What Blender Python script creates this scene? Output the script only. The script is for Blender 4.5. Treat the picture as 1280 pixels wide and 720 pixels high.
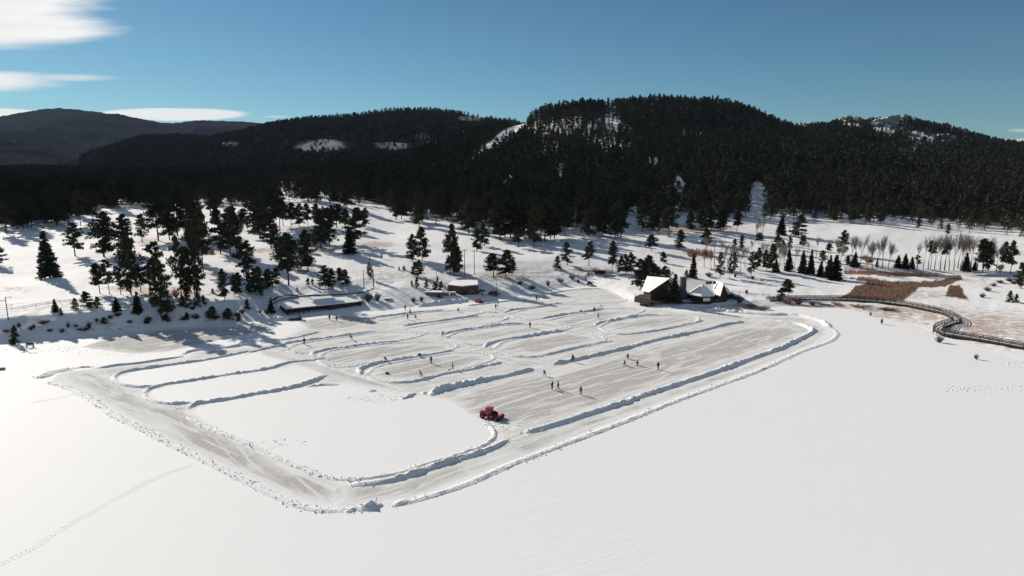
import bpy, math, random
import numpy as np
from mathutils import Vector, Matrix
R = math.radians
random.seed(7); rng = np.random.default_rng(11)
scene = bpy.context.scene
for o in list(bpy.data.objects): bpy.data.objects.remove(o)
col = scene.collection

# ------------------------------------------------------------------ camera
CAMH, F, HOR = 48.0, 834.0, 205.0
P = math.atan((360 - HOR) / F); CP, SP = math.cos(P), math.sin(P)
cam = bpy.data.cameras.new('camera'); cam_o = bpy.data.objects.new('camera', cam); col.objects.link(cam_o)
cam.sensor_width = 36.0; cam.lens = 36.0 * F / 1280.0; cam.clip_start = 1.0; cam.clip_end = 60000
cam_o.location = (0, 0, CAMH); cam_o.rotation_euler = (R(90) - P, 0, 0)
scene.camera = cam_o

# ------------------------------------------------------------------ sky, sun, exposure
SUN_AZ, SUN_EL = 46.0, 25.0            # degrees to the left of the view direction, height
scene.view_settings.view_transform = 'Standard'; scene.view_settings.look = 'None'
scene.view_settings.gamma = 1.0; scene.view_settings.use_curve_mapping = False
scene.view_settings.exposure = 0.25
world = bpy.data.worlds.new('World'); scene.world = world; world.use_nodes = True
wt = world.node_tree; wn = wt.nodes; wl = wt.links; wn.clear()

def mth(nt, op, a, b=None, c=None, clamp=False):
    n = nt.nodes.new('ShaderNodeMath'); n.operation = op; n.use_clamp = clamp
    for i, v in enumerate((a, b, c)):
        if v is None: continue
        if isinstance(v, (int, float)): n.inputs[i].default_value = v
        else: nt.links.new(v, n.inputs[i])
    return n.outputs[0]

def sstep(nt, v, lo, hi, out0=0.0, out1=1.0):
    n = nt.nodes.new('ShaderNodeMapRange'); n.interpolation_type = 'SMOOTHSTEP'
    nt.links.new(v, n.inputs[0]); n.inputs[1].default_value = lo; n.inputs[2].default_value = hi
    n.inputs[3].default_value = out0; n.inputs[4].default_value = out1
    return n.outputs[0]

def mixc(nt, fac, a, b, mode='MIX'):
    n = nt.nodes.new('ShaderNodeMix'); n.data_type = 'RGBA'; n.blend_type = mode
    if isinstance(fac, (int, float)): n.inputs[0].default_value = fac
    else: nt.links.new(fac, n.inputs[0])
    for s, v in ((6, a), (7, b)):
        if isinstance(v, tuple): n.inputs[s].default_value = (*v, 1.0)
        else: nt.links.new(v, n.inputs[s])
    return n.outputs[2]

def ray(px, py):
    u = (px - 640) / F; v = (360 - py) / F; c = CP + v * SP
    return u / c, (-SP + v * CP) / c

sky = wn.new('ShaderNodeTexSky'); sky.sky_type = 'NISHITA'; sky.sun_disc = False
sky.sun_elevation = R(SUN_EL); sky.sun_rotation = R(-SUN_AZ)
sky.altitude = 2200; sky.air_density = 1.0; sky.dust_density = 0.5; sky.ozone_density = 1.5
skyc = mixc(wt, 1.0, sky.outputs[0], (0.60, 0.92, 0.98), 'MULTIPLY')
tc = wn.new('ShaderNodeTexCoord'); sep = wn.new('ShaderNodeSeparateXYZ'); wl.new(tc.outputs['Generated'], sep.inputs[0])
yy = mth(wt, 'MAXIMUM', sep.outputs[1], 0.05)
ca = mth(wt, 'DIVIDE', sep.outputs[0], yy); ce = mth(wt, 'DIVIDE', sep.outputs[2], yy)
cmb = wn.new('ShaderNodeCombineXYZ'); wl.new(mth(wt, 'MULTIPLY', ca, 5.0), cmb.inputs[0]); wl.new(mth(wt, 'MULTIPLY', ce, 40.0), cmb.inputs[1])
nz = wn.new('ShaderNodeTexNoise'); wl.new(cmb.outputs[0], nz.inputs['Vector']); nz.inputs['Scale'].default_value = 1.0; nz.inputs['Detail'].default_value = 9; nz.inputs['Roughness'].default_value = 0.55
nzz = mth(wt, 'SUBTRACT', nz.outputs[0], 0.5)
cmask = None
# lens clouds: centre and size as directions (tan of azimuth, tan of elevation); softness
for (x0, y0, rx, ry, soft, wob, amt) in ((-150, -16, 305, 86, 0.50, 1.1, 1.0), (0, 33, 168, 32, 0.9, 1.3, 1.0), (-60, 103, 160, 19, 0.9, 1.4, 0.95), (70, 97, 100, 6, 1.2, 2.0, 0.5),
                                      (215, 143, 105, 9, 0.45, 0.7, 0.9), (-40, 142, 110, 8, 0.5, 0.8, 0.95), (1290, 177, 45, 5, 0.8, 1.0, 0.6), (1285, 163, 32, 3, 0.9, 1.0, 0.3), (345, 146, 22, 1.5, 0.9, 0.8, 0.35)):
    a0, e0 = ray(x0, y0); a1, _ = ray(x0 + rx, y0); _, e1 = ray(x0, y0 - ry)
    da = mth(wt, 'DIVIDE', mth(wt, 'SUBTRACT', ca, a0), abs(a1 - a0)); de = mth(wt, 'DIVIDE', mth(wt, 'SUBTRACT', ce, e0), abs(e1 - e0))
    d = mth(wt, 'SUBTRACT', 1.0, mth(wt, 'ADD', mth(wt, 'MULTIPLY', da, da), mth(wt, 'MULTIPLY', de, de)))
    d = mth(wt, 'ADD', d, mth(wt, 'MULTIPLY', nzz, wob))
    m = mth(wt, 'MULTIPLY', sstep(wt, d, 0.0, soft), amt)
    cmask = m if cmask is None else mth(wt, 'MAXIMUM', cmask, m)
cloudc = mixc(wt, nz.outputs[0], (12.0, 11.9, 11.7), (16.6, 16.4, 15.9))
# unseen thin white layer added overhead and behind the camera as grey fill light
fill_veil = mth(wt, 'MAXIMUM', sstep(wt, sep.outputs[2], 0.32, 0.6), sstep(wt, sep.outputs[1], 0.1, -0.3))
skyc = mixc(wt, mth(wt, 'MULTIPLY', fill_veil, 0.17), skyc, (9.0, 9.3, 10.8))
bg = wn.new('ShaderNodeBackground'); bg.inputs[1].default_value = 0.055
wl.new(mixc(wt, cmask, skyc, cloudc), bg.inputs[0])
wo = wn.new('ShaderNodeOutputWorld'); wl.new(bg.outputs[0], wo.inputs[0])

sun = bpy.data.lights.new('sun', 'SUN'); sun.energy = 5.0; sun.angle = R(0.5); sun.color = (1.0, 0.925, 0.825)
sun_o = bpy.data.objects.new('sun', sun); col.objects.link(sun_o)
sd = Vector((-math.sin(R(SUN_AZ)) * math.cos(R(SUN_EL)), math.cos(R(SUN_AZ)) * math.cos(R(SUN_EL)), math.sin(R(SUN_EL))))
sun_o.rotation_euler = sd.to_track_quat('Z', 'Y').to_euler()

# ------------------------------------------------------------------ helpers
def vnoise(x, y, seed=0):
    x = np.asarray(x, float); y = np.asarray(y, float)
    xi = np.floor(x).astype(np.int64); yi = np.floor(y).astype(np.int64); fx = x - xi; fy = y - yi
    fx = fx * fx * (3 - 2 * fx); fy = fy * fy * (3 - 2 * fy)
    def h(a, b):
        n = (a * 374761393 + b * 668265263 + seed * 1442695041) & 0xffffffff
        n = ((n ^ (n >> 13)) * 1274126177) & 0xffffffff
        return ((n ^ (n >> 16)) & 0xffff) / 65535.0
    return (h(xi, yi) * (1 - fx) + h(xi + 1, yi) * fx) * (1 - fy) + (h(xi, yi + 1) * (1 - fx) + h(xi + 1, yi + 1) * fx) * fy - 0.5

def fbm(x, y, seed=0, oct=4):
    s = 0; a = 1.0
    for k in range(oct): s = s + a * vnoise(x * 2 ** k, y * 2 ** k, seed + k); a *= 0.5
    return s

def PZ(px, py, z=0.0):
    a, s = ray(px, py); Y = (z - CAMH) / s; return Vector((a * Y, Y, z))
def PY(px, py, Y):
    a, s = ray(px, py); return Vector((a * Y, Y, CAMH + s * Y))
def project(x, y, z):
    a = x / y; s = (z - CAMH) / y
    v = (s * CP + SP) / (CP - s * SP); c = CP + v * SP
    return 640 + a * c * F, 360 - v * F

def tag(o, label=None, cat=None, group=None, kind=None):
    if label: o['label'] = label
    if cat: o['category'] = cat
    if group: o['group'] = group
    if kind: o['kind'] = kind
    return o
def link_mesh(name, me, mat=None, parent=None):
    o = bpy.data.objects.new(name, me); col.objects.link(o)
    if mat is not None and len(me.materials) == 0: me.materials.append(mat)
    if parent is not None: o.parent = parent
    return o
def thing(name, label, cat, loc=(0, 0, 0), rz=0.0, group=None):
    o = bpy.data.objects.new(name, None); col.objects.link(o); o.empty_display_size = 0.3
    o.location = loc; o.rotation_euler = (0, 0, rz)
    return tag(o, label, cat, group)
def mesh_np(name, verts, faces, smooth=False):
    """verts Nx3; faces Mx3 or Mx4 array, or list"""
    me = bpy.data.meshes.new(name)
    verts = np.asarray(verts, np.float32); 
    if isinstance(faces, np.ndarray):
        m, k = faces.shape
        me.vertices.add(len(verts)); me.vertices.foreach_set('co', verts.ravel())
        me.loops.add(m * k); me.loops.foreach_set('vertex_index', faces.astype(np.int32).ravel())
        me.polygons.add(m); me.polygons.foreach_set('loop_start', np.arange(0, m * k, k, dtype=np.int32))
        if smooth: me.polygons.foreach_set('use_smooth', np.ones(m, bool))
        me.update(calc_edges=True)
    else:
        me.from_pydata([tuple(v) for v in verts], [], [tuple(f) for f in faces]); me.update()
        if smooth: me.polygons.foreach_set('use_smooth', np.ones(len(me.polygons), bool))
    return me
class MB:
    def __init__(s): s.v = []; s.f = []
    def add(s, vs, fs):
        n = len(s.v); s.v += [tuple(v) for v in vs]; s.f += [tuple(i + n for i in f) for f in fs]; return s
    def box(s, c, d, rz=0.0, top=1.0, shift=0.0):
        """box centre c size d, top scaled"""
        cs, sn = math.cos(rz), math.sin(rz); vs = []
        for z in (-1, 1):
            t = top if z > 0 else 1.0
            for x, y in ((-1, -1), (1, -1), (1, 1), (-1, 1)):
                X = x * d[0] / 2 * t + (shift if z > 0 else 0); Y = y * d[1] / 2 * t
                vs.append((c[0] + X * cs - Y * sn, c[1] + X * sn + Y * cs, c[2] + z * d[2] / 2))
        return s.add(vs, [(3, 2, 1, 0), (4, 5, 6, 7), (0, 1, 5, 4), (1, 2, 6, 5), (2, 3, 7, 6), (3, 0, 4, 7)])
    def bar(s, a, b, r0, r1=None, n=6, caps=True):
        r1 = r0 if r1 is None else r1; a = Vector(a); b = Vector(b); d = (b - a)
        if d.length < 1e-6: return s
        q = d.to_track_quat('Z', 'Y'); vs = []
        for p, r in ((a, r0), (b, r1)):
            for i in range(n): t = 2 * math.pi * i / n; vs.append(p + q @ Vector((r * math.cos(t), r * math.sin(t), 0)))
        fs = [(i, (i + 1) % n, n + (i + 1) % n, n + i) for i in range(n)]
        if caps: fs += [tuple(range(n - 1, -1, -1)), tuple(range(n, 2 * n))]
        return s.add(vs, fs)
    def slab(s, pts, th):
        """polygon pts (3D) thickened downwards by th"""
        n = len(pts); vs = [tuple(p) for p in pts] + [(p[0], p[1], p[2] - th) for p in pts]
        return s.add(vs, [tuple(range(n)), tuple(range(2 * n - 1, n - 1, -1))] + [(i, i + n, (i + 1) % n + n, (i + 1) % n) for i in range(n)])
    def build(s, name, mat, parent=None, smooth=False, bevel=0.0):
        me = bpy.data.meshes.new(name); me.from_pydata(s.v, [], s.f); me.update()
        if bevel > 0:
            import bmesh
            bm = bmesh.new(); bm.from_mesh(me); bmesh.ops.recalc_face_normals(bm, faces=bm.faces)
            bmesh.ops.bevel(bm, geom=list(bm.edges), offset=bevel, segments=2, affect='EDGES', clamp_overlap=True); bm.to_mesh(me); bm.free()
        if smooth: me.polygons.foreach_set('use_smooth', np.ones(len(me.polygons), bool))
        return link_mesh(name, me, mat, parent)

# ------------------------------------------------------------------ materials
def new_mat(name):
    m = bpy.data.materials.new(name); m.use_nodes = True; nt = m.node_tree
    return m, nt, nt.nodes['Principled BSDF']
def noise(nt, scale, detail=4, rough=0.5, vec=None, dist=0.0):
    n = nt.nodes.new('ShaderNodeTexNoise'); n.inputs['Scale'].default_value = scale; n.inputs['Detail'].default_value = detail
    n.inputs['Roughness'].default_value = rough; n.inputs['Distortion'].default_value = dist
    if vec is not None: nt.links.new(vec, n.inputs['Vector'])
    return n.outputs[0]
def objco(nt, scale=(1, 1, 1), rot=(0, 0, 0)):
    t = nt.nodes.new('ShaderNodeTexCoord'); m = nt.nodes.new('ShaderNodeMapping'); nt.links.new(t.outputs['Object'], m.inputs[0])
    m.inputs['Rotation'].default_value = rot
    m2 = nt.nodes.new('ShaderNodeMapping'); nt.links.new(m.outputs[0], m2.inputs[0]); m2.inputs['Scale'].default_value = scale
    return m2.outputs[0]
def bump(nt, b, h, strength, dist):
    n = nt.nodes.new('ShaderNodeBump'); n.inputs['Strength'].default_value = strength; n.inputs['Distance'].default_value = dist
    nt.links.new(h, n.inputs['Height']); nt.links.new(n.outputs[0], b.inputs['Normal'])
def simple(name, c, rough=0.7, var=0.15, scale=3.0, metal=0.0, spec=0.3, bmp=0.0):
    m, nt, b = new_mat(name); co = objco(nt); n = noise(nt, scale, 5, 0.6, co)
    nt.links.new(mixc(nt, n, tuple(x * (1 - var) for x in c), tuple(min(1, x * (1 + var)) for x in c)), b.inputs['Base Color'])
    b.inputs['Roughness'].default_value = rough; b.inputs['Metallic'].default_value = metal; b.inputs['Specular IOR Level'].default_value = spec
    if bmp: bump(nt, b, n, 0.6, bmp)
    return m

SNOW = (0.83, 0.825, 0.80)
def snow_mat(name, bscale=0.8, bstr=0.3, bdist=0.12, dirt=0.0):
    m, nt, b = new_mat(name); co = objco(nt)
    n1 = noise(nt, bscale, 6, 0.6, co); n2 = noise(nt, 0.02, 3, 0.5, co); n3 = noise(nt, bscale * 3.0, 4, 0.6, co)
    c = mixc(nt, n2, (0.81, 0.805, 0.785), SNOW)
    if dirt: c = mixc(nt, mth(nt, 'MULTIPLY', sstep(nt, n3, 0.5, 0.75), dirt), c, (0.42, 0.36, 0.30))
    nt.links.new(c, b.inputs['Base Color']); b.inputs['Roughness'].default_value = 0.75; b.inputs['Specular IOR Level'].default_value = 0.25
    bump(nt, b, n1, bstr, bdist); return m
M_lake = snow_mat('lake_snow', 0.18, 0.16, 0.16)
def _lake():
    nt = M_lake.node_tree; b = nt.nodes['Principled BSDF']; old = b.inputs['Normal'].links[0].from_node
    w1 = noise(nt, 1.0, 6, 0.65, objco(nt, (0.10, 0.7, 1), (0, 0, -0.5)), 0.6); patchy = sstep(nt, noise(nt, 0.018, 3, 0.5, objco(nt)), 0.42, 0.62)
    n = nt.nodes.new('ShaderNodeBump'); n.inputs['Strength'].default_value = 0.35; n.inputs['Distance'].default_value = 0.14
    nt.links.new(mth(nt, 'MULTIPLY', w1, patchy), n.inputs['Height']); nt.links.new(old.outputs[0], n.inputs['Normal']); nt.links.new(n.outputs[0], b.inputs['Normal'])
_lake()
M_berm = snow_mat('piled_snow', 2.6, 0.9, 0.20, 0.12)
M_roofsnow = snow_mat('roof_snow', 1.2, 0.35, 0.06)

# packed snow / ice: attribute 'ice' 0 = plain snow, 1 = bare ice
RA = math.atan2(95, 108)
def ice_mat(nm, RA):
    m, nt, b = new_mat(nm)
    at = nt.nodes.new('ShaderNodeAttribute'); at.attribute_name = 'ice'
    co = objco(nt)
    def wob(amt, sc, src):
        nn_ = nt.nodes.new('ShaderNodeTexNoise'); nn_.inputs['Scale'].default_value = sc; nt.links.new(co, nn_.inputs['Vector'])
        vm = nt.nodes.new('ShaderNodeVectorMath'); vm.operation = 'MULTIPLY_ADD'; nt.links.new(nn_.outputs['Color'], vm.inputs[0]); vm.inputs[1].default_value = (amt, amt, 0); nt.links.new(src, vm.inputs[2])
        return vm.outputs[0]
    s1 = noise(nt, 1.0, 6, 0.62, wob(2.2, 0.05, objco(nt, (0.05, 0.62, 1), (0, 0, -RA))), 0.2)
    s2 = noise(nt, 1.0, 5, 0.6, wob(3.0, 0.04, objco(nt, (0.05, 0.95, 1), (0, 0, -RA + 0.22))), 0.2)
    s3 = noise(nt, 1.0, 5, 0.6, wob(5.0, 0.035, objco(nt, (0.8, 0.06, 1), (0, 0, -RA + 0.35))), 0.4)
    patch = noise(nt, 0.16, 5, 0.6, co); fine = noise(nt, 1.6, 6, 0.65, co)
    ic = mixc(nt, patch, (0.32, 0.303, 0.275), (0.52, 0.50, 0.465))
    ic = mixc(nt, sstep(nt, fine, 0.35, 0.7), ic, (0.56, 0.545, 0.515))
    # loose snow left in streaks by skates and plough
    k = mth(nt, 'MAXIMUM', sstep(nt, s1, 0.50, 0.60), mth(nt, 'MULTIPLY', sstep(nt, s2, 0.55, 0.63), 0.9))
    k = mth(nt, 'MAXIMUM', k, mth(nt, 'MULTIPLY', sstep(nt, s3, 0.58, 0.72), 0.6))
    ic2 = mixc(nt, mth(nt, 'MULTIPLY', k, 0.72), ic, (0.80, 0.79, 0.765))
    a = mth(nt, 'ADD', at.outputs['Fac'], mth(nt, 'MULTIPLY', mth(nt, 'SUBTRACT', patch, 0.5), mth(nt, 'MULTIPLY', at.outputs['Fac'], 1.3)))
    a = sstep(nt, a, 0.02, 0.85)
    nt.links.new(mixc(nt, a, SNOW, ic2), b.inputs['Base Color'])
    b.inputs['Specular IOR Level'].default_value = 0.03
    b.inputs['Roughness'].default_value = 0.9
    bump(nt, b, mth(nt, 'ADD', s1, mth(nt, 'MULTIPLY', fine, 0.6)), 0.45, 0.10)
    return m
M_ice = ice_mat('skating_ice', RA); M_track = ice_mat('track_ice', math.atan2(-62, 83))

def terrain_mat():
    m, nt, b = new_mat('snowy_ground'); co = objco(nt)
    at = nt.nodes.new('ShaderNodeAttribute'); at.attribute_name = 'grass'
    ar = nt.nodes.new('ShaderNodeAttribute'); ar.attribute_name = 'reed'
    n1 = noise(nt, 0.5, 7, 0.7, co); n2 = noise(nt, 2.2, 5, 0.7, co); n3 = noise(nt, 0.05, 4, 0.6, co)
    c = mixc(nt, n3, (0.78, 0.77, 0.75), SNOW)
    n4 = noise(nt, 0.9, 7, 0.75, objco(nt, (0.35, 1.2, 1)))
    g = mth(nt, 'ADD', mth(nt, 'MULTIPLY', mth(nt, 'SUBTRACT', n1, 0.5), 1.6), mth(nt, 'MULTIPLY', mth(nt, 'SUBTRACT', n4, 0.5), 2.4))
    g = mth(nt, 'ADD', g, mth(nt, 'MULTIPLY', at.outputs['Fac'], 0.45))
    gm = mth(nt, 'MULTIPLY', sstep(nt, g, 0.14, 0.60), 0.9)
    gm = mth(nt, 'MULTIPLY', gm, sstep(nt, at.outputs['Fac'], 0.02, 0.3))
    c = mixc(nt, gm, c, mixc(nt, n2, (0.36, 0.23, 0.17), (0.55, 0.43, 0.34)))
    af = nt.nodes.new('ShaderNodeAttribute'); af.attribute_name = 'duff_shade'
    c = mixc(nt, sstep(nt, mth(nt, 'ADD', af.outputs['Fac'], mth(nt, 'MULTIPLY', mth(nt, 'SUBTRACT', n1, 0.5), 0.5)), 0.35, 0.7), c, (0.05, 0.043, 0.036))  # dark needle litter with the shade between the trees mixed into its colour
    rr = sstep(nt, mth(nt, 'ADD', ar.outputs['Fac'], mth(nt, 'MULTIPLY', mth(nt, 'SUBTRACT', n1, 0.5), 0.6)), 0.4, 0.6)
    c = mixc(nt, rr, c, mixc(nt, n2, (0.19, 0.115, 0.08), (0.30, 0.19, 0.135)))
    nt.links.new(c, b.inputs['Base Color']); b.inputs['Roughness'].default_value = 0.8; b.inputs['Specular IOR Level'].default_value = 0.2
    bump(nt, b, n1, 0.35, 0.35); return m
M_ground = terrain_mat()

def hill_mat(name, green, snowamt, sc):
    m, nt, b = new_mat(name); co = objco(nt)
    n1 = noise(nt, 0.012 * sc, 6, 0.6, co); n2 = noise(nt, 0.09 * sc, 5, 0.75, co)
    k = sstep(nt, mth(nt, 'ADD', mth(nt, 'MULTIPLY', n1, 0.75), mth(nt, 'MULTIPLY', n2, 0.45)), 0.72 - snowamt, 0.80 - snowamt)
    ac = nt.nodes.new('ShaderNodeAttribute'); ac.attribute_name = 'clearing'
    k = mth(nt, 'MAXIMUM', mth(nt, 'MULTIPLY', k, 0.5), sstep(nt, mth(nt, 'ADD', ac.outputs['Fac'], mth(nt, 'MULTIPLY', mth(nt, 'SUBTRACT', n2, 0.5), 1.2)), 0.3, 0.6))
    c = mixc(nt, n2, tuple(x * 0.7 for x in green), tuple(x * 1.2 for x in green))
    nt.links.new(mixc(nt, mth(nt, 'MULTIPLY', k, 0.5), c, (0.5, 0.5, 0.52)), b.inputs['Base Color']); b.inputs['Roughness'].default_value = 0.95; b.inputs['Specular IOR Level'].default_value = 0.0
    bump(nt, b, n2, 1.0, 12.0); return m
M_hillfar = hill_mat('far_forest', (0.030, 0.034, 0.036), -0.03, 0.35)
M_hillmid = hill_mat('mid_forest', (0.020, 0.024, 0.022), 0.0, 1.0)

def needle_mat(name, c):
    m, nt, b = new_mat(name); oi = nt.nodes.new('ShaderNodeObjectInfo'); n = noise(nt, 0.7, 4, 0.6, objco(nt))
    k = mth(nt, 'ADD', mth(nt, 'MULTIPLY', oi.outputs['Random'], 0.4), mth(nt, 'MULTIPLY', n, 0.7))
    nt.links.new(mixc(nt, k, tuple(x * 0.55 for x in c), tuple(x * 1.35 for x in c)), b.inputs['Base Color'])
    b.inputs['Roughness'].default_value = 1.0; b.inputs['Specular IOR Level'].default_value = 0.0; return m
M_pine = needle_mat('pine_needles', (0.058, 0.060, 0.036)); M_spruce = needle_mat('spruce_needles', (0.040, 0.048, 0.034))
M_bark = simple('bark', (0.085, 0.055, 0.040), 0.9, 0.3, 4.0, spec=0.1)
M_twig = simple('bare_twigs', (0.27, 0.24, 0.215), 0.9, 0.25, 2.0, spec=0.1); M_willow = simple('red_willow_twigs', (0.36, 0.20, 0.155), 0.9, 0.25, 2.0, spec=0.1)
M_brush = simple('brush_twigs', (0.085, 0.075, 0.065), 0.9, 0.3, 2.0, spec=0.1)
M_reed = simple('dry_reeds', (0.28, 0.175, 0.12), 0.9, 0.35, 0.8, spec=0.1)
M_rock = simple('granite', (0.30, 0.27, 0.25), 0.9, 0.4, 0.25, spec=0.2, bmp=1.0)
M_wood = simple('weathered_wood', (0.055, 0.042, 0.036), 0.85, 0.3, 3.0)
M_rust = simple('rust_boards', (0.085, 0.050, 0.038), 0.8, 0.3, 2.0)
M_brown = simple('stained_wood', (0.062, 0.031, 0.022), 0.8, 0.3, 2.0)
M_dark = simple('dark_wood', (0.045, 0.035, 0.030), 0.85, 0.3, 2.0)
M_tan = simple('tan_boards', (0.16, 0.115, 0.095), 0.85, 0.25, 2.0)
M_stone = simple('chimney_stone', (0.095, 0.085, 0.078), 0.9, 0.4, 2.5, bmp=0.05)
M_glass = simple('dark_glass', (0.03, 0.035, 0.04), 0.15, 0.1, 1.0, spec=0.6)
M_pale = simple('pale_panel', (0.66, 0.64, 0.58), 0.6, 0.1, 1.0)
M_red = simple('red_paint', (0.50, 0.022, 0.045), 0.35, 0.12, 3.0, spec=0.5)
M_black = simple('black_rubber', (0.022, 0.022, 0.024), 0.8, 0.3, 8.0)
M_metal = simple('grey_metal', (0.24, 0.24, 0.25), 0.45, 0.2, 3.0, metal=0.5)
M_darkred = simple('dark_red_paint', (0.22, 0.025, 0.022), 0.35, 0.1, 1.0, spec=0.5); M_white = simple('white_paint', (0.62, 0.62, 0.62), 0.35, 0.1, 1.0, spec=0.5)
M_green = simple('green_tarp', (0.022, 0.075, 0.055), 0.7, 0.25, 3.0); M_lime = simple('lime_boards', (0.33, 0.37, 0.17), 0.7, 0.2, 3.0)
M_skin = simple('skin', (0.45, 0.29, 0.21), 0.6, 0.05, 4.0); M_grey = simple('grey_cloth', (0.16, 0.16, 0.17), 0.9, 0.2, 8.0)
CLOTH = {k: simple(k, c, 0.85, 0.2, 8.0, spec=0.2) for k, c in dict(black_cloth=(0.018, 0.018, 0.021), navy_cloth=(0.022, 0.03, 0.06), red_cloth=(0.28, 0.03, 0.03),
        blue_cloth=(0.03, 0.07, 0.16), green_cloth=(0.04, 0.09, 0.055), brown_cloth=(0.09, 0.055, 0.035), grey_jacket=(0.13, 0.13, 0.14)).items()}

# ------------------------------------------------------------------ terrain
def contour(lst, mode):
    A, Ys, Z = [], [], []
    for px, py, q in lst:
        p = PZ(px, py, q) if mode == 'z' else PY(px, py, q)
        A.append(p.x / p.y); Ys.append(p.y); Z.append(p.z)
    return np.array(A), np.array(Ys), np.array(Z)
NC = 1300; PX0, PX1 = -520, 1800
AC = np.linspace((PX0 - 640) / F, (PX1 - 640) / F, NC)
def smooth1(a, k):
    pad = np.pad(a, k, mode='edge'); ker = np.hanning(2 * k + 3)[1:-1]; ker /= ker.sum()
    return np.convolve(pad, ker, 'valid')
def ev(lst, mode, sm=6):
    A, Ys, Z = contour(lst, mode); return smooth1(np.interp(AC, A, Ys), sm), smooth1(np.interp(AC, A, Z), sm)
shoreL = [(-520, 455), (0, 431), (45, 428), (100, 422), (160, 416), (220, 410), (275, 405), (320, 401), (345, 397), (400, 394), (450, 390), (480, 388), (520, 383), (560, 380), (600, 377),
          (640, 371), (680, 364), (710, 358), (740, 358), (765, 364), (785, 377), (820, 383), (850, 386), (900, 389), (940, 386), (980, 382), (1060, 386), (1100, 397), (1150, 408), (1190, 427), (1280, 452), (1800, 560)]
Y1, _ = ev([(x, y, 0) for x, y in shoreL], 'z', 4)
C = []
C.append((Y1 - 4, np.full(NC, -1.0)))
C.append((Y1, np.zeros(NC)))
C.append(ev([(-520, 405, 5.5), (0, 397, 5.5), (70, 392, 5.5), (140, 388, 5.5), (200, 383, 5.5), (240, 384, 5), (280, 376, 5), (315, 374, 4.0), (340, 371, 3), (400, 368, 3), (450, 366, 3), (500, 360, 4), (540, 362, 3), (560, 366, 1.8), (600, 363, 1.8),
             (640, 357, 2), (700, 351, 1.5), (740, 350, 1), (775, 360, 1), (800, 375, 1.2), (850, 378, 1.2), (910, 379, 1.2), (960, 374, 1), (1000, 376, .7), (1060, 379, .5), (1150, 396, .5), (1200, 415, .5), (1280, 436, .5), (1800, 530, .5)], 'z', 5))
YB, ZB = ev([(-520, 390, 6.3), (0, 381, 6.3), (100, 374, 6.5), (200, 368, 6.8), (300, 362, 6.0), (360, 357, 5.0), (460, 352, 5), (520, 346, 5), (560, 344, 5), (600, 344, 5), (640, 345, 3.5), (700, 342, 3), (780, 345, 2), (860, 352, 1.8), (930, 352, 1.8), (1000, 350, 1.6), (1060, 345, 1.3), (1150, 341, 1.2), (1220, 344, 1.2), (1280, 356, 1.2), (1800, 370, 1.2)], 'z', 8)
C.append((YB, ZB))
C.append(ev([(-520, 355, 8), (0, 345, 8), (130, 330, 9), (260, 320, 10), (400, 315, 10), (500, 322, 8.5), (560, 331, 7.2), (700, 325, 6), (860, 312, 6), (960, 320, 4), (1100, 322, 4), (1280, 330, 4), (1800, 345, 4)], 'z', 20))
TL = [(-520, 300, 14), (0, 290, 15), (60, 284, 15.5), (120, 268, 19), (180, 257, 21), (300, 260, 20), (400, 254, 22), (480, 272, 14), (560, 280, 12), (620, 292, 10), (700, 294, 10), (800, 290, 10), (860, 287, 10), (940, 284, 10), (1000, 280, 11), (1100, 286, 10), (1200, 293, 8), (1280, 303, 7), (1800, 330, 7)]
C.append(ev(TL, 'z', 12))
C.append(ev([(-520, 234, 700), (300, 234, 700), (395, 236, 650), (500, 240, 600), (640, 228, 600), (800, 222, 600), (1000, 232, 600), (1280, 250, 560), (1800, 252, 560)], 'y', 25))
C.append(ev([(-520, 223, 1000), (300, 223, 1000), (395, 222, 800), (500, 215, 780), (595, 190, 850), (640, 185, 880), (720, 170, 900), (830, 165, 920), (960, 178, 950), (1065, 185, 1000), (1180, 200, 1000), (1280, 215, 1000), (1800, 215, 1000)], 'y', 25))
C.append(ev([(-520, 216, 1500), (300, 216, 1350), (395, 212, 1050), (495, 203, 980), (532, 192, 1000), (595, 169, 1050), (640, 159, 1100), (665, 151, 1120), (682, 141, 1150), (720, 135, 1150), (780, 131, 1180), (830, 129, 1200), (900, 133, 1200), (940, 140, 1200), (960, 151, 1200), (1000, 165, 1350), (1012, 164, 1400),
             (1020, 160, 1450), (1035, 160, 1450), (1063, 151, 1500), (1085, 155, 1500), (1105, 151, 1500), (1130, 152, 1500), (1180, 161, 1500), (1210, 171, 1500), (1250, 181, 1500), (1280, 184, 1500), (1450, 186, 1500), (1800, 190, 1500)], 'y', 4))
yr, zr = C[-1]
C.append((yr + 150, zr - 12)); C.append((yr + 600, zr * 0.55)); C.append((np.full(NC, 4500.0), np.full(NC, 15.0))); C.append((np.full(NC, 16000.0), np.full(NC, 0.0)))
SUB = [3, 14, 22, 22, 34, 40, 34, 44, 8, 12, 10, 6]
rowsY, rowsZ = [], []
for k in range(len(C) - 1):
    for j in range(SUB[k]):
        t = j / SUB[k]; rowsY.append(C[k][0] * (1 - t) + C[k + 1][0] * t); rowsZ.append(C[k][1] * (1 - t) + C[k + 1][1] * t)
rowsY.append(C[-1][0]); rowsZ.append(C[-1][1])
GY = np.array(rowsY); GZ = np.array(rowsZ); NR = len(GY)
for it in range(3):           # round the creases beyond the bank
    s = 30; GZ[s:-1] = 0.25 * GZ[s - 1:-2] + 0.5 * GZ[s:-1] + 0.25 * GZ[s + 1:]
GX = AC[None, :] * GY
amp = np.clip((GY - C[1][0][None, :]) / 40, 0, 1)
GZ = GZ + amp * 0.7 * fbm(GX / 22, GY / 22, 3) + np.clip((GY - 420) / 400, 0, 1) * 7 * fbm(GX / 90, GY / 90, 9, 3)
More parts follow.
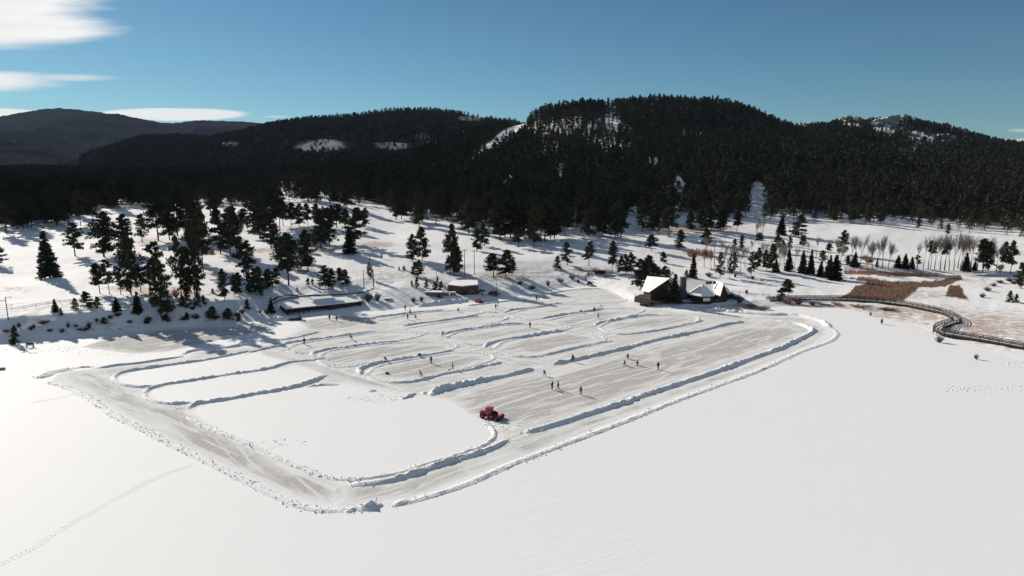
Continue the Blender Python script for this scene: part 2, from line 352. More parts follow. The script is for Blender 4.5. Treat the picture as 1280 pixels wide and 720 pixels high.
GZ = GZ + 0.35 * fbm(GX / 4, GY / 4, 5, 3) * np.clip((GY - Y1[None, :]) / 6, 0, 1) * np.clip(1.4 - (GY - C[2][0][None, :]) / 25, 0.25, 1)

def ground(x, y):
    x = np.atleast_1d(np.asarray(x, float)); y = np.atleast_1d(np.asarray(y, float))
    ci = np.clip(np.rint((x / y - AC[0]) / (AC[1] - AC[0])).astype(int), 0, NC - 1); out = np.zeros(len(x))
    for c in np.unique(ci):
        k = ci == c; out[k] = np.interp(y[k], GY[:, c], GZ[:, c])
    return np.where(y < Y1[ci], 0.0, np.maximum(out, 0.0))
def hit(px, py):
    """the point of the ground that lies on the line from the camera through this spot"""
    a, s = ray(px, py); Ys = np.linspace(90, 1600, 6000); z = ground(Ys * a, Ys); r = CAMH + s * Ys
    k = np.argmax(z >= r) if (z >= r).any() else len(Ys) - 1
    return Vector((a * Ys[k], Ys[k], float(z[k])))

def openings(px, py):
    """clearings of the wooded hill: chance that a tree grows here"""
    d = np.ones(px.shape)
    for x0, y0, rx, ry, ang, k in ((624, 178, 48, 7, -38, 0.04), (640, 165, 20, 5, -20, 0.1), (815, 207, 7, 12, 0, 0.12), (847, 245, 9, 22, 0, 0.25), (947, 255, 12, 26, 0, 0.05), (735, 170, 60, 26, 0, 0.62), (700, 160, 40, 14, 0, 0.6), (765, 155, 10, 22, 0, 0.4), (760, 185, 14, 14, 0, 0.45), (685, 190, 14, 18, 0, 0.5), (700, 222, 5, 18, 0, 0.3), (675, 245, 6, 12, 0, 0.4), (720, 268, 9, 8, 0, 0.05), (792, 268, 7, 9, 0, 0.05),
                                  (1110, 160, 20, 14, -10, 0.12), (1063, 153, 15, 9, 0, 0.12), (1011, 153, 10, 5, 0, 0.1), (1145, 174, 14, 9, 0, 0.2), (1178, 177, 18, 9, 0, 0.2), (1145, 195, 30, 14, 0, 0.6), (1190, 210, 50, 14, 0, 0.75), (1240, 225, 40, 12, 0, 0.8), (620, 225, 20, 20, 0, 0.75),
                                  (360, 240, 25, 12, 0, 0.15), (290, 245, 26, 8, 0, 0.45), (410, 247, 18, 8, 0, 0.2), (150, 247, 12, 6, 0, 0.5), (455, 268, 34, 16, 10, 0.02), (240, 258, 22, 10, 0, 0.35), (1130, 282, 60, 7, 0, 0.3), (1240, 292, 35, 6, 0, 0.2), (535, 205, 20, 10, 0, 0.8), (1000, 270, 60, 8, 0, 0.9)):
        c, s = math.cos(R(ang)), math.sin(R(ang)); dx, dy = px - x0, py - y0; u = (dx * c + dy * s) / rx; v = (-dx * s + dy * c) / ry
        q = np.clip((1.25 - np.hypot(u, v)) * 3, 0, 1); d = np.minimum(d, 1 - q * (1 - k))
    return d

def sdf_poly(px, py, poly):
    """signed distance to a polygon, positive inside"""
    poly = np.array(poly, float); n = len(poly); inside = np.zeros(px.shape, bool); d = np.full(px.shape, 1e9)
    for i in range(n):
        x0, y0 = poly[i]; x1, y1 = poly[(i + 1) % n]
        cond = ((y0 > py) != (y1 > py)) & (px < (x1 - x0) * (py - y0) / ((y1 - y0) if y1 != y0 else 1e-9) + x0)
        inside ^= cond
        ex, ey = x1 - x0, y1 - y0; L = ex * ex + ey * ey + 1e-9; t = np.clip(((px - x0) * ex + (py - y0) * ey) / L, 0, 1)
        d = np.minimum(d, np.hypot(px - x0 - t * ex, py - y0 - t * ey))
    return np.where(inside, d, -d)
GPX, GPY = project(GX, np.maximum(GY, 50), GZ)
REED = [[(1040, 373), (1058, 369), (1069, 357.5), (1091, 354), (1070, 350), (1055, 347), (1085, 347.5), (1120, 352.5), (1160, 352), (1180, 350), (1195, 346.5), (1120, 345.5), (1056, 343), (1054, 338), (1120, 340), (1200, 344.5), (1203, 349), (1182, 358), (1147, 360), (1144, 365), (1135, 370), (1127, 376), (1080, 375)],
        [(1187, 356), (1200, 357.5), (1205, 367.5), (1211, 376), (1195, 371.5), (1181, 371.5), (1185, 364)]]
reed = np.zeros(GX.shape)
for pl in REED: reed = np.maximum(reed, np.clip(0.5 + (sdf_poly(GPX, GPY, pl) + 2.2 * vnoise(GPX / 5, GPY / 1.6, 3)) / 3.0, 0, 1))
grass = np.zeros(GX.shape)
GR = [(1140, 392, 110, 16, .95), (1240, 408, 80, 30, 1.0), (1160, 368, 60, 8, .8), (1120, 388, 60, 8, 1.1), (1225, 352, 40, 12, .6), (930, 383, 50, 6, 1.0), (900, 386, 60, 4, .6), (1010, 381, 60, 3.5, 1.1), (1060, 385, 50, 4, .9), (1150, 400, 60, 10, .7), (1240, 415, 25, 6, 1.2),
      (720, 339, 55, 5, .9), (670, 335, 30, 4, .5), (470, 305, 32, 6, .7), (400, 310, 40, 6, .8), (480, 345, 60, 12, .6), (540, 350, 40, 10, .5), (170, 363, 40, 5, 1.2), (260, 345, 30, 20, .5), (260, 315, 40, 5, 1.), (20, 362, 45, 7, .6), (380, 337, 30, 6, .9), (280, 340, 40, 5, .8), (370, 242, 20, 8, 1.1), (640, 348, 45, 4, .8),
      (140, 258, 30, 4, 1.0), (860, 286, 80, 8, 1.1), (960, 290, 60, 8, .5), (190, 300, 20, 5, .9), (220, 365, 20, 12, .9), (325, 313, 16, 3, .8), (640, 292, 40, 6, .5), (780, 283, 60, 8, .5), (110, 410, 130, 12, .35), (260, 398, 80, 8, .5), (880, 320, 60, 14, .5), (990, 322, 50, 12, .5), (600, 345, 60, 5, .8), (760, 345, 30, 4, .8)]
GR += [(210, 368, 60, 9, 1.5), (165, 361, 50, 5, 1.5), (255, 316, 30, 5, 1.4), (470, 306, 34, 6, 1.3), (400, 311, 34, 6, 1.5), (325, 313, 22, 4, 1.4), (860, 286, 90, 7, 1.6), (740, 338, 40, 5, 1.5), (380, 338, 26, 6, 1.4), (185, 303, 24, 4, 1.3), (640, 346, 40, 4, 1.3), (20, 361, 40, 4, 1.0), (660, 293, 30, 4, 1.2), (150, 256, 30, 3, 1.4), (930, 382, 34, 4, 1.8), (1020, 383, 60, 3, 1.7)]
for x, y, rx, ry, st in GR:
    d = 1 - np.hypot((GPX - x) / rx, (GPY - y) / ry); grass = np.maximum(grass, np.clip(d * 1.6, 0, 1) * st)
duff_shade = openings(GPX, GPY); duff_shade = np.clip((duff_shade - 0.45) / 0.4, 0, 1) * np.clip((GY - C[5][0][None, :] - 25) / 60, 0, 1) * np.clip(0.9 + 1.0 * vnoise(GX / 38, GY / 38, 77), 0, 1)  # needle litter under the forest, painted darker to carry the trees' shade
idx = np.arange(NR * NC).reshape(NR, NC)
tf = np.stack([idx[:-1, :-1], idx[:-1, 1:], idx[1:, 1:], idx[1:, :-1]], -1).reshape(-1, 4)
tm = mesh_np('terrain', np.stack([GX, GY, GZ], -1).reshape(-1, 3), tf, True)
for nm, arr in (('grass', grass), ('reed', reed), ('duff_shade', duff_shade)):
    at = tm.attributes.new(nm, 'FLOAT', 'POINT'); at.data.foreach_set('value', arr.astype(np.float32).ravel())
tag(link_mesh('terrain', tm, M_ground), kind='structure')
lk = MB(); lk.add([(-2500, -1500, 0), (2500, -1500, 0), (2500, 262, 0), (-2500, 262, 0)], [(0, 1, 2, 3)])
tag(lk.build('frozen_lake', M_lake), kind='structure')

# ------------------------------------------------------------------ hills behind
def hill(name, sil, Yr, depth, mat, seed, nz_amp, zbase=5.0, rough=0.0, snow=()):
    A, Ys, Z = contour([(x, y, Yr) for x, y in sil], 'y'); n = 520
    aa = np.linspace(A[0], A[-1], n); zr = smooth1(np.interp(aa, A, Z), 5)
    ts = np.concatenate([np.linspace(-1, 0, 60), np.linspace(0, 1, 14)[1:]])
    T = ts[:, None]; Yg = Yr + T * depth * (1 + 0 * aa[None, :]); Xg = aa[None, :] * Yg
    prof = np.where(T < 0, (1 + T) ** 0.9, 1 - T ** 1.5)
    Zg = zbase + (zr[None, :] - zbase) * prof
    env = np.clip(1 - np.abs(prof - 0.5) * 1.95, 0, 1)
    Zg = Zg + env * nz_amp * fbm(Xg / (nz_amp * 4.5), Yg / (nz_amp * 4.5), seed, 4) + rough * fbm(Xg / 14, Yg / 14, seed + 9, 2)
    ii = np.arange(Zg.size).reshape(Zg.shape); ff = np.stack([ii[:-1, :-1], ii[:-1, 1:], ii[1:, 1:], ii[1:, :-1]], -1).reshape(-1, 4)
    me = mesh_np(name, np.stack([Xg, Yg, Zg], -1).reshape(-1, 3), ff, True); qx, qy = project(Xg, Yg, Zg); sn = np.zeros(qx.shape)
    for x0, y0, rx, ry in snow: sn = np.maximum(sn, np.clip(1.4 * (1 - np.hypot((qx - x0) / rx, (qy - y0) / ry)), 0, 1))
    at = me.attributes.new('clearing', 'FLOAT', 'POINT'); at.data.foreach_set('value', sn.astype(np.float32).ravel())
    tag(link_mesh(name, me, mat), kind='structure')
    return aa, Yr, Xg, Yg, Zg
hill('far_mountain', [(-520, 175), (-200, 160), (-60, 152), (0, 146), (30, 140), (60, 136), (80, 135), (110, 138), (140, 142), (170, 148), (200, 154), (215, 156), (245, 151), (275, 153), (305, 152.5), (340, 156), (500, 165), (900, 190), (1300, 200)], 8000, 4200, M_hillfar, 21, 260, 5.0, 16, ((60, 165, 6, 1.6),))
hill('left_hill', [(-520, 160), (-100, 157), (0, 161), (50, 166), (90, 178), (130, 190), (200, 206)], 4200, 2000, M_hillfar, 33, 80, 5.0, 6)
HM = hill('wooded_hill', [(60, 208), (100, 196), (130, 185), (175, 171), (225, 170), (262, 173), (290, 167), (320, 160), (345, 154), (380, 149), (410, 147), (450, 144), (475, 140), (510, 137.5), (540, 138), (575, 142), (610, 148), (640, 153), (700, 165), (900, 190)], 2600, 1250, M_hillmid, 45, 45, 12.0, 3, ((400, 182, 44, 12), (590, 148, 26, 5), (578, 166, 9, 4), (527, 172, 16, 7), (490, 182, 34, 7), (560, 178, 34, 6), (288, 180, 16, 5), (323, 160, 5, 3)))
hill('right_hill', [(1100, 190), (1200, 186), (1260, 180), (1300, 177), (1400, 172), (1600, 180), (1800, 195)], 2300, 600, M_hillmid, 51, 30, 12.0, 3)

# ------------------------------------------------------------------ snow banks and ice
def resample(pts, step):
    P3 = [Vector((p[0], p[1], 0)) for p in pts]; out = []
    for i in range(len(P3) - 1):
        p0 = P3[max(i - 1, 0)]; p1 = P3[i]; p2 = P3[i + 1]; p3 = P3[min(i + 2, len(P3) - 1)]
        n = max(1, int((p2 - p1).length / step))
        for j in range(n):
            t = j / n; out.append(0.5 * ((2 * p1) + (p2 - p0) * t + (2 * p0 - 5 * p1 + 4 * p2 - p3) * t * t + (3 * p1 - p0 - 3 * p2 + p3) * t ** 3))
    out.append(P3[-1]); return np.array([(v.x, v.y) for v in out])
def bank_mesh(pts, w, h, seed, step=0.3, lump=0.55, taper=2.0):
    c = resample(pts, step); d = np.gradient(c, axis=0); d /= (np.linalg.norm(d, axis=1, keepdims=True) + 1e-9); nrm = np.stack([-d[:, 1], d[:, 0]], 1)
    L = np.concatenate([[0], np.cumsum(np.linalg.norm(np.diff(c, axis=0), axis=1))]); end = np.clip(np.minimum(L, L[-1] - L) / taper, 0, 1) ** 0.6
    k = 15; u = np.linspace(-1, 1, k); ww = 0.8 * w * (1 + 0.25 * vnoise(L / 3.0, L * 0 + seed, seed)) * (0.45 + 0.55 * end)
    X = c[:, None, 0] + nrm[:, None, 0] * u * ww[:, None]; Yv = c[:, None, 1] + nrm[:, None, 1] * u * ww[:, None]
    hh = 0.56 * h * (1 + 0.35 * vnoise(L / 2.2, L * 0 + 7.3, seed + 1) + 0.35 * vnoise(L / 7, L * 0, seed + 5)) * end
    prof = np.clip(1 - np.abs(u) ** 1.5, 0, 1)
    rag = np.clip(0.5 + 1.6 * vnoise(L / 9.0, L * 0 + 3.1, seed + 8), 0.15, 1.3)[:, None]
    Z = hh[:, None] * prof * (1 + lump * rag * (1.8 * vnoise(X / 0.8, Yv / 0.8, seed + 2) + 2.2 * np.abs(vnoise(X / 0.45, Yv / 0.45, seed + 3))))
    Z = np.maximum(Z, 0) - 0.03 * (np.abs(u) > 0.99)
    ii = np.arange(Z.size).reshape(Z.shape); ff = np.stack([ii[:-1, :-1], ii[:-1, 1:], ii[1:, 1:], ii[1:, :-1]], -1).reshape(-1, 4)
    return mesh_np('snow_bank', np.stack([X, Yv, Z], -1).reshape(-1, 3), ff[:, ::-1].copy(), True)
NB = [0]; BK = []
def bank(label, pts, w=1.0, h=0.75, name='snow_bank', cat='snow bank', group='ploughed snow banks around the rinks', **kw):
    NB[0] += 1; wp = [PZ(x, y, 0) for x, y in pts]
    me = bank_mesh([(p.x, p.y) for p in wp], w, h, NB[0] * 13, **kw)
    BK.append((np.array([(p.x, p.y) for p in wp]), w, h)); o = link_mesh(name, me, M_berm); return tag(o, label, cat, group)

bank('longest straight snow bank, along the lower right side of the biggest rink', [(655, 541), (671, 537), (699, 529), (727, 519.5), (780, 503.4), (800, 495), (825, 487.5), (855, 477.5), (900, 462.5), (937, 448.8), (975, 435), (1005, 421), (1015, 415), (1012, 410), (995, 404.5), (970, 401)], 1.3, 0.95)
bank('long snow bank behind the biggest rink, pointing at the lodge', [(690, 456), (700, 453.5), (720, 449.4), (739, 445.3), (761, 440), (782, 435.3), (802, 429.7), (823, 424.4), (851, 418.8), (879, 412.8), (907, 405.7), (930, 402.3)], 1.2, 0.95)
bank('chunky snow bank behind the tractor at the upper left edge of the biggest rink', [(538, 495), (545, 489), (560, 484.5), (582, 480), (605, 475), (635, 468.8), (667, 461)], 1.5, 1.0)
bank('curved front snow bank of the untouched square field left of the tractor', [(636, 549), (632, 551), (615, 560), (595, 567), (570, 574.5), (545, 582), (520, 591), (495, 598.5), (470, 603.5), (436, 606)], 1.1, 0.8)
bank('inner lumpy bank rounding the near corner of the untouched square field', [(607, 528), (614, 535), (618, 543), (613, 551), (595, 561), (570, 569.5), (532, 581), (495, 592), (470, 596), (440, 600)], 0.8, 0.45)
bank('low rough bank on the left side of the untouched square field', [(440, 600), (415, 598), (395, 592), (370, 582), (345, 572), (320, 560), (300, 550), (275, 541), (250, 531), (233, 521)], 0.9, 0.35)
bank('low outer bank of the perimeter track facing the open lake on the left', [(60, 478), (80, 483), (107, 495), (125, 507), (140, 518), (175, 535), (212, 554), (250, 573), (317, 606), (345, 620), (370, 631), (395, 637), (428, 639)], 1.0, 0.32)
bank('low outer bank of the perimeter track on the right, running up towards the reeds', [(505, 630), (520, 625), (557, 614), (595, 600), (640, 580), (695, 559), (727, 547), (780, 527), (845, 501), (900, 481), (950, 462.5), (1000, 440), (1036, 427), (1046, 417), (1037, 409)], 1.1, 0.3)
bank('broken bank below the reeds at the far right corner of the perimeter track', [(1037, 409), (1028, 402), (1012, 397), (1000, 394), (985, 393)], 1.6, 0.9)
bank('grey heap of snow at the left corner of the perimeter track', [(50, 473), (60, 467), (75, 463), (92, 461)], 2.6, 0.9, cat='snow bank')
bank('short low bank leading right from the left corner heap', [(92, 461), (100, 459.5), (119, 458.5)], 0.7, 0.5)
bank('snow bank along the upper edge of the left lane, nearest the open lake corner', [(120, 460), (132, 459), (147, 456.6), (175, 453.8), (203, 449.6), (231, 445.3)], 0.9, 0.65)
bank('snow bank stepping up towards the boathouse above the left lane', [(228, 443.5), (239, 439), (259, 436.5), (287, 434), (306, 431), (321, 429.8)], 1.0, 0.7)
bank('thin snow bank below the shaded shore left of the boathouse', [(300, 427.5), (321, 426.6), (340, 424.8), (354, 424.5), (378, 420), (399, 414.6)], 0.7, 0.45)
bank('hooked snow bank round the topmost of the three white lanes on the left', [(319, 439), (306, 440), (278, 446), (250, 451), (222, 454.7), (190, 459.4), (166, 463), (149, 467), (142, 472.5), (147, 478), (160, 482), (175, 483.8), (194, 482)], 0.9, 0.65)
bank('snow bank between the top and middle white lanes on the left', [(408, 447), (392, 450), (368, 452), (354, 455), (339, 460), (316, 464), (287, 467.8), (259, 472.5), (231, 477), (209, 480), (197, 482.8), (186, 486.6), (180, 492)], 0.9, 0.6)
bank('rounded end bank of the middle white lane at the perimeter track', [(180, 492), (183, 497), (194, 502), (212, 504.8), (240, 503.4)], 0.8, 0.5)
bank('snow bank between the lowest white lane and the square field', [(408, 468.4), (395, 475), (372, 482.5), (344, 488.5), (320, 492), (306, 495), (278, 499.7), (259, 502.5), (246, 504.4), (235, 511)], 1.1, 0.75)
bank('short bank branching right above the square field', [(382, 483), (404, 481), (425, 480.6)], 0.9, 0.5)
bank('snow bank hooking round the rink nearest below the boathouse, with a skater beside it', [(310, 441), (340, 434), (354, 431.5), (357, 429.6), (376, 426), (399, 424), (417, 421.5), (434, 419), (455, 416), (472, 414)], 0.8, 0.6)
bank('curved snow bank above the second rink below the boathouse', [(396, 446), (390, 443), (395, 440.3), (410, 437), (432, 434.7), (460, 430.4), (485, 428), (500, 426.8)], 0.9, 0.65)
bank('small low ridge below the left end of the second rink', [(415, 456), (425, 457.5), (444, 457)], 0.7, 0.35)
bank('small low ridge below the left end of the rink nearest the boathouse', [(370, 441), (378, 441.5), (386, 441)], 0.6, 0.35)
bank('curved bank above the oval where four people play', [(452, 468), (449, 463), (455, 459), (470, 454.4), (489, 451), (507, 447.8), (526, 445.6), (545, 442.2), (567, 438)], 1.0, 0.75)
bank('bank below the oval where four people play', [(481, 477.8), (504, 478), (519, 476.5), (538, 472), (557, 467), (585, 462.5), (604, 457.8), (625, 453.7), (629, 452.6)], 0.9, 0.6)
bank('far snow bank just below the boathouse ice with walkers around it', [(463, 399), (470, 396.6), (489, 394.4), (507, 392), (535, 389.3), (555, 387.3)], 0.8, 0.6)
bank('straight snow bank in front of the tan shed', [(503, 407.8), (520, 404.8), (539, 402.5), (557, 400), (576, 397.3), (599, 394.6)], 0.9, 0.65)
bank('curved bank over the middle oval with a skater at its left tip', [(553, 418), (563, 415.6), (576, 413.4), (595, 410.6), (614, 408), (632, 405.7), (659, 404.9)], 0.9, 0.7)
bank('dark-sided bank above the central oval rink', [(606, 434), (608, 431.6), (617, 427.8), (632, 424.6), (655, 421.3), (679, 417), (708, 413)], 1.0, 0.8)
bank('bank along the lower edge of the central oval rink', [(640, 445), (659, 446), (672, 445.6), (689, 441.9), (707, 437.8), (726, 433.4), (745, 429.3), (766, 425.8)], 0.9, 0.6)
bank('topmost snow bank beside the small red tractor', [(584, 382.3), (604, 380), (623, 377.8), (642, 375.7), (659, 373.8)], 0.8, 0.6)
bank('snow bank with a blunt left tip left of two standing skaters', [(629, 391), (632, 390), (640, 387.5), (659, 385.3), (677, 383.4), (692, 380.4), (704, 379.6)], 0.9, 0.65)
bank('snow bank with a dark bag on it, upper right of the rinks', [(675, 399), (689, 396), (707, 392.8), (726, 390.3), (741, 388.4), (756, 385.5)], 0.9, 0.7)
bank('upper bank of the oval rink nearest the lodge', [(743, 407), (750, 403.4), (769, 400), (786, 396.9), (804, 394.6), (824, 393.7)], 1.0, 0.8)
bank('lower looping bank of the oval rink nearest the lodge', [(765, 416.8), (782, 417.9), (804, 415.6), (817, 413.8), (836, 410.4), (857, 405.9), (870, 403), (879, 400.3)], 0.9, 0.6)
bank('thin curved bank at the far end of the lake below the road', [(682, 368.5), (695, 365.5), (712, 363), (735, 361), (752, 361)], 0.8, 0.5)
bank('thin straight bank at the far end of the lake close to the lodge trees', [(766, 363.6), (785, 362.8), (798, 362)], 0.7, 0.4)
bank('rough snow ridge across the far oval below the parking people', [(699, 372), (715, 372.5), (730, 374.5), (750, 377), (772, 378.5)], 0.9, 0.3)
bank('heap of rough snow in front of the lodge on its right', [(880, 389), (895, 388.5), (915, 390), (940, 392), (965, 393.5), (985, 393)], 1.8, 1.0)
bank('short broken snow ridge at the left of the tractor rink', [(502, 499), (510, 496), (520, 491.5)], 0.9, 0.7)
bank('single chunk of snow beside the broken ridge', [(528, 492.5), (532, 490)], 1.2, 0.9, taper=1.0)
bank('lone small heap of snow at the end of the diagonal track', [(460, 489.5), (465, 488.5), (471, 489)], 1.1, 0.8, taper=1.5)
bank('small dark heap at the foot of the left diagonal track', [(219, 510), (226, 509.5)], 1.0, 0.5, taper=1.2)
bank('grey rubble heap at the near corner of the perimeter track, right hump', [(448, 636), (458, 634.5), (470, 632), (478, 630)], 1.6, 0.95, taper=1.6)
bank('grey rubble heap at the near corner of the perimeter track, left hump', [(432, 640), (438, 638), (446, 635)], 1.0, 0.7, taper=1.2)
bank('low rubble heap right of the near corner heaps', [(490, 633), (500, 629), (512, 626)], 1.2, 0.6, taper=1.5)
bank('fresh furrow of snow pushed behind the tractor', [(620, 530), (640, 535), (655, 540)], 1.6, 0.35)
bank('ploughed snow windrow along the shore below the brown building', [(520, 383.5), (540, 381), (560, 378.5), (575, 377.5), (590, 374)], 2.4, 1.6)
bank('ploughed snow windrow below the road at the far shore', [(610, 374), (640, 368.5), (665, 364), (690, 359.5), (715, 356)], 1.8, 1.0)
bank('rounded snow heap left of the boathouse', [(335, 401), (345, 399.5), (358, 399), (366, 400)], 2.6, 1.6)
bank('small snow ridge beside the tip of the two people rink', [(606, 390), (618, 390.5), (626, 391)], 0.8, 0.4)
bank('low snow ridge right of the middle oval', [(585, 430), (598, 430.5), (606, 430)], 0.8, 0.35)
bank('short low ridge between the upper right rinks', [(708, 406), (716, 406.5), (724, 406)], 0.8, 0.35)
RIMS = [('oval rink where four people play', [(458, 469), (472, 458), (510, 450), (565, 441), (604, 441), (616, 449), (570, 463), (530, 473), (500, 477), (470, 476)]), ('second rink below the boathouse', [(396, 449), (412, 439), (460, 432), (505, 428), (565, 429), (563, 437), (500, 448), (455, 454), (438, 458), (408, 457)]),
        ('rink nearest below the boathouse', [(356, 438), (378, 429), (440, 420), (475, 415), (530, 416), (502, 425), (430, 434), (395, 440), (380, 442)]), ('middle oval rink', [(556, 424), (573, 415), (630, 407), (672, 405), (712, 409), (692, 415), (640, 423), (612, 429), (588, 431)]),
        ('central oval rink', [(616, 437), (630, 427), (660, 421), (708, 414), (746, 418), (754, 427), (705, 438), (675, 445), (643, 445)]), ('oval rink nearest the lodge', [(748, 409), (763, 402), (800, 396), (840, 394), (872, 397), (864, 405), (830, 411), (795, 417), (763, 416)]),
        ('rink behind the upper right bank', [(684, 401), (718, 393), (758, 386), (804, 387), (784, 396), (752, 403), (737, 408), (703, 407)]), ('upper rink right of the standing pair', [(634, 393), (658, 387), (705, 380), (750, 382), (722, 390), (680, 397), (657, 400)]), ('rink in front of the tan shed', [(506, 411), (560, 402), (605, 396), (634, 398), (590, 410), (548, 416)]),
        ('far rink below the shore windrow', [(474, 401), (520, 392), (570, 388), (604, 390), (570, 397), (508, 405)]), ('far oval by the road', [(672, 370), (700, 364), (745, 362), (785, 364), (792, 371), (770, 378), (720, 379), (685, 376)])]
for lb, pl in RIMS: bank('low rim of loose snow all round the ' + lb, pl + [pl[0]], 0.95, 0.28)
# loose chunks of snow thrown beside the banks
ico = np.array([(0, 0, 1), (.89, 0, .45), (.28, .85, .45), (-.72, .53, .45), (-.72, -.53, .45), (.28, -.85, .45), (.72, .53, -.3), (-.28, .85, -.3), (-.89, 0, -.3), (-.28, -.85, -.3), (.72, -.53, -.3)])
icf = np.array([(0, 1, 2), (0, 2, 3), (0, 3, 4), (0, 4, 5), (0, 5, 1), (1, 6, 2), (2, 6, 7), (2, 7, 3), (3, 7, 8), (3, 8, 4), (4, 8, 9), (4, 9, 5), (5, 9, 10), (5, 10, 1), (1, 10, 6)])
CV, CF, cb = [], [], 0
for pts_, w_, h_ in BK:
    c = resample(pts_, 0.25); L_ = len(c) * 0.25; dd = float(np.mean(c[:, 1])); d_ = np.gradient(c, axis=0); d_ /= np.linalg.norm(d_, axis=1, keepdims=True); nn_ = np.stack([-d_[:, 1], d_[:, 0]], 1)
    n_ = int(L_ * (13 if h_ < 0.46 or dd < 125 else 7)); i_ = rng.integers(0, len(c), n_); dens = vnoise(i_ * 0.25 / 4.0, i_ * 0.0, 91) + 0.5; i_ = i_[rng.random(n_) < 0.25 + dens]; n_ = len(i_)
    off = np.clip(rng.normal(size=n_), -2.2, 2.2) * w_ * 0.5; pos = c[i_] + nn_[i_] * off[:, None]; sz = 0.035 + 0.11 * rng.random(n_) ** 3
    zz = 0.42 * h_ * np.clip(1 - np.abs(off / w_) ** 1.5, 0, 1) + sz * 0.25
    for k in range(n_):
        sc_ = sz[k] * rng.uniform(0.6, 1.4, 3); v = ico * sc_ * rng.uniform(0.75, 1.25, (11, 1)); CV.append(v + (pos[k, 0], pos[k, 1], zz[k])); CF.append(icf + cb); cb += 11
for cx_, cy_, rx_, ry_, n_ in ((1235, 486, 48, 6, 170), (1195, 487, 20, 5, 50), (1222, 452, 12, 7, 30), (1270, 455, 20, 5, 40), (470, 498, 40, 5, 160), (355, 553, 30, 5, 40), (45, 436, 60, 5, 160), (130, 440, 60, 5, 90)):
    for k in range(n_):
        t_ = rng.random() * 6.283; q_ = rng.random() ** 0.5; p_ = PZ(cx_ + rx_ * q_ * math.cos(t_), cy_ + ry_ * q_ * math.sin(t_), 0); sc_ = (0.04 + 0.11 * rng.random() ** 3) * rng.uniform(0.6, 1.4, 3) * (1.9, 1.9, 0.4)
        CV.append(ico * sc_ * rng.uniform(0.75, 1.25, (11, 1)) + (p_.x, p_.y, 0)); CF.append(icf + cb); cb += 11
tag(link_mesh('snow_chunks', mesh_np('snow_chunks', np.concatenate(CV), np.concatenate(CF)), M_berm), 'loose broken lumps of snow scattered along the ploughed banks', 'snow chunks', kind='stuff')
# tracks pressed across the open lake
for lab, pts in (('pair of ski tracks crossing the open snow at the left edge', [(-20, 512), (30, 505), (60, 500), (100, 492), (112, 491)]), ('faint line of footprints running from the lower left edge to the track', [(-10, 710), (40, 686), (80, 660), (130, 632), (190, 600), (230, 585), (265, 578)]),
                 ('line of dents in the untouched square field', [(336, 560), (350, 556), (362, 551), (380, 548)])):
    w = [PZ(x, y, 0) for x, y in pts]; c = resample([(p.x, p.y) for p in w], 0.5); V = []; FQ = []
    ph = 0
    for i in range(len(c) - 1):
        if vnoise(i / 7.0, 3.0, NB[0] + len(lab)) > 0.02: continue
        d = c[i + 1] - c[i]; d /= np.linalg.norm(d); nn = np.array([-d[1], d[0]])
        for sgn in (-0.32, 0.32):
            p = c[i] + nn * sgn; b0 = len(V)
            for q, (fx, fy) in enumerate(((-.2, -.06), (.2, -.06), (.2, .06), (-.2, .06))): V.append((*(p + d * fx + nn * fy), 0.002))
            V.append((*p, 0.06)); FQ += [(b0, b0 + 1, b0 + 4), (b0 + 1, b0 + 2, b0 + 4), (b0 + 2, b0 + 3, b0 + 4), (b0 + 3, b0, b0 + 4)]
    if V: tag(link_mesh('snow_tracks', mesh_np('snow_tracks', V, np.array(FQ)), M_berm), lab, 'snow tracks', kind='stuff')

def sheet(name, poly, level, base, peak, edge, cell=0.7, holes=(), seed=1, mat=None):
    wp = [PZ(x, y, 0) for x, y in poly]; wp = [(p.x, p.y) for p in wp]; xs = [p[0] for p in wp]; ys = [p[1] for p in wp]
    X, Yv = np.meshgrid(np.arange(min(xs) - 2, max(xs) + 2, cell), np.arange(min(ys) - 2, max(ys) + 2, cell))
    s = sdf_poly(X, Yv, wp)
    for h in holes:
        hp = [(PZ(x, y, 0).x, PZ(x, y, 0).y) for x, y in h]; s = np.minimum(s, -sdf_poly(X, Yv, hp))
    keep = s > 0; v = np.clip((s + 2.2 * fbm(X / 5, Yv / 5, seed)) / edge, 0, 1); v = v * v * (3 - 2 * v)
    v = np.clip(base + (peak - base) * v, 0, 1) * np.clip(s / 0.7, base if base > 0 else 0, 1)
    n = np.arange(X.size).reshape(X.shape); k4 = keep[:-1, :-1] & keep[:-1, 1:] & keep[1:, 1:] & keep[1:, :-1]
    ff = np.stack([n[:-1, :-1], n[:-1, 1:], n[1:, 1:], n[1:, :-1]], -1)[k4]
    used = np.unique(ff); mp = np.zeros(X.size, int); mp[used] = np.arange(len(used))
    vs = np.stack([X.ravel()[used], Yv.ravel()[used], np.full(len(used), level)], -1)
    me = mesh_np(name, vs, mp[ff]); at = me.attributes.new('ice', 'FLOAT', 'POINT'); at.data.foreach_set('value', v.ravel()[used].astype(np.float32))
    return tag(link_mesh(name, me, mat or M_ice), kind='structure')
LANES = [[(150, 472), (170, 465), (225, 456), (280, 448), (322, 441), (345, 445), (352, 453), (315, 461), (230, 475), (195, 480), (170, 481), (152, 477)],
         [(188, 493), (200, 486), (235, 479), (300, 468), (345, 462), (385, 458), (402, 466), (392, 472), (370, 479), (300, 493), (245, 501), (205, 502)],
         [(242, 514), (262, 505), (325, 493), (380, 485), (430, 482), (475, 492), (540, 500), (580, 512), (606, 530), (612, 545), (590, 560), (500, 589), (440, 598), (400, 592), (345, 570), (290, 545)]]
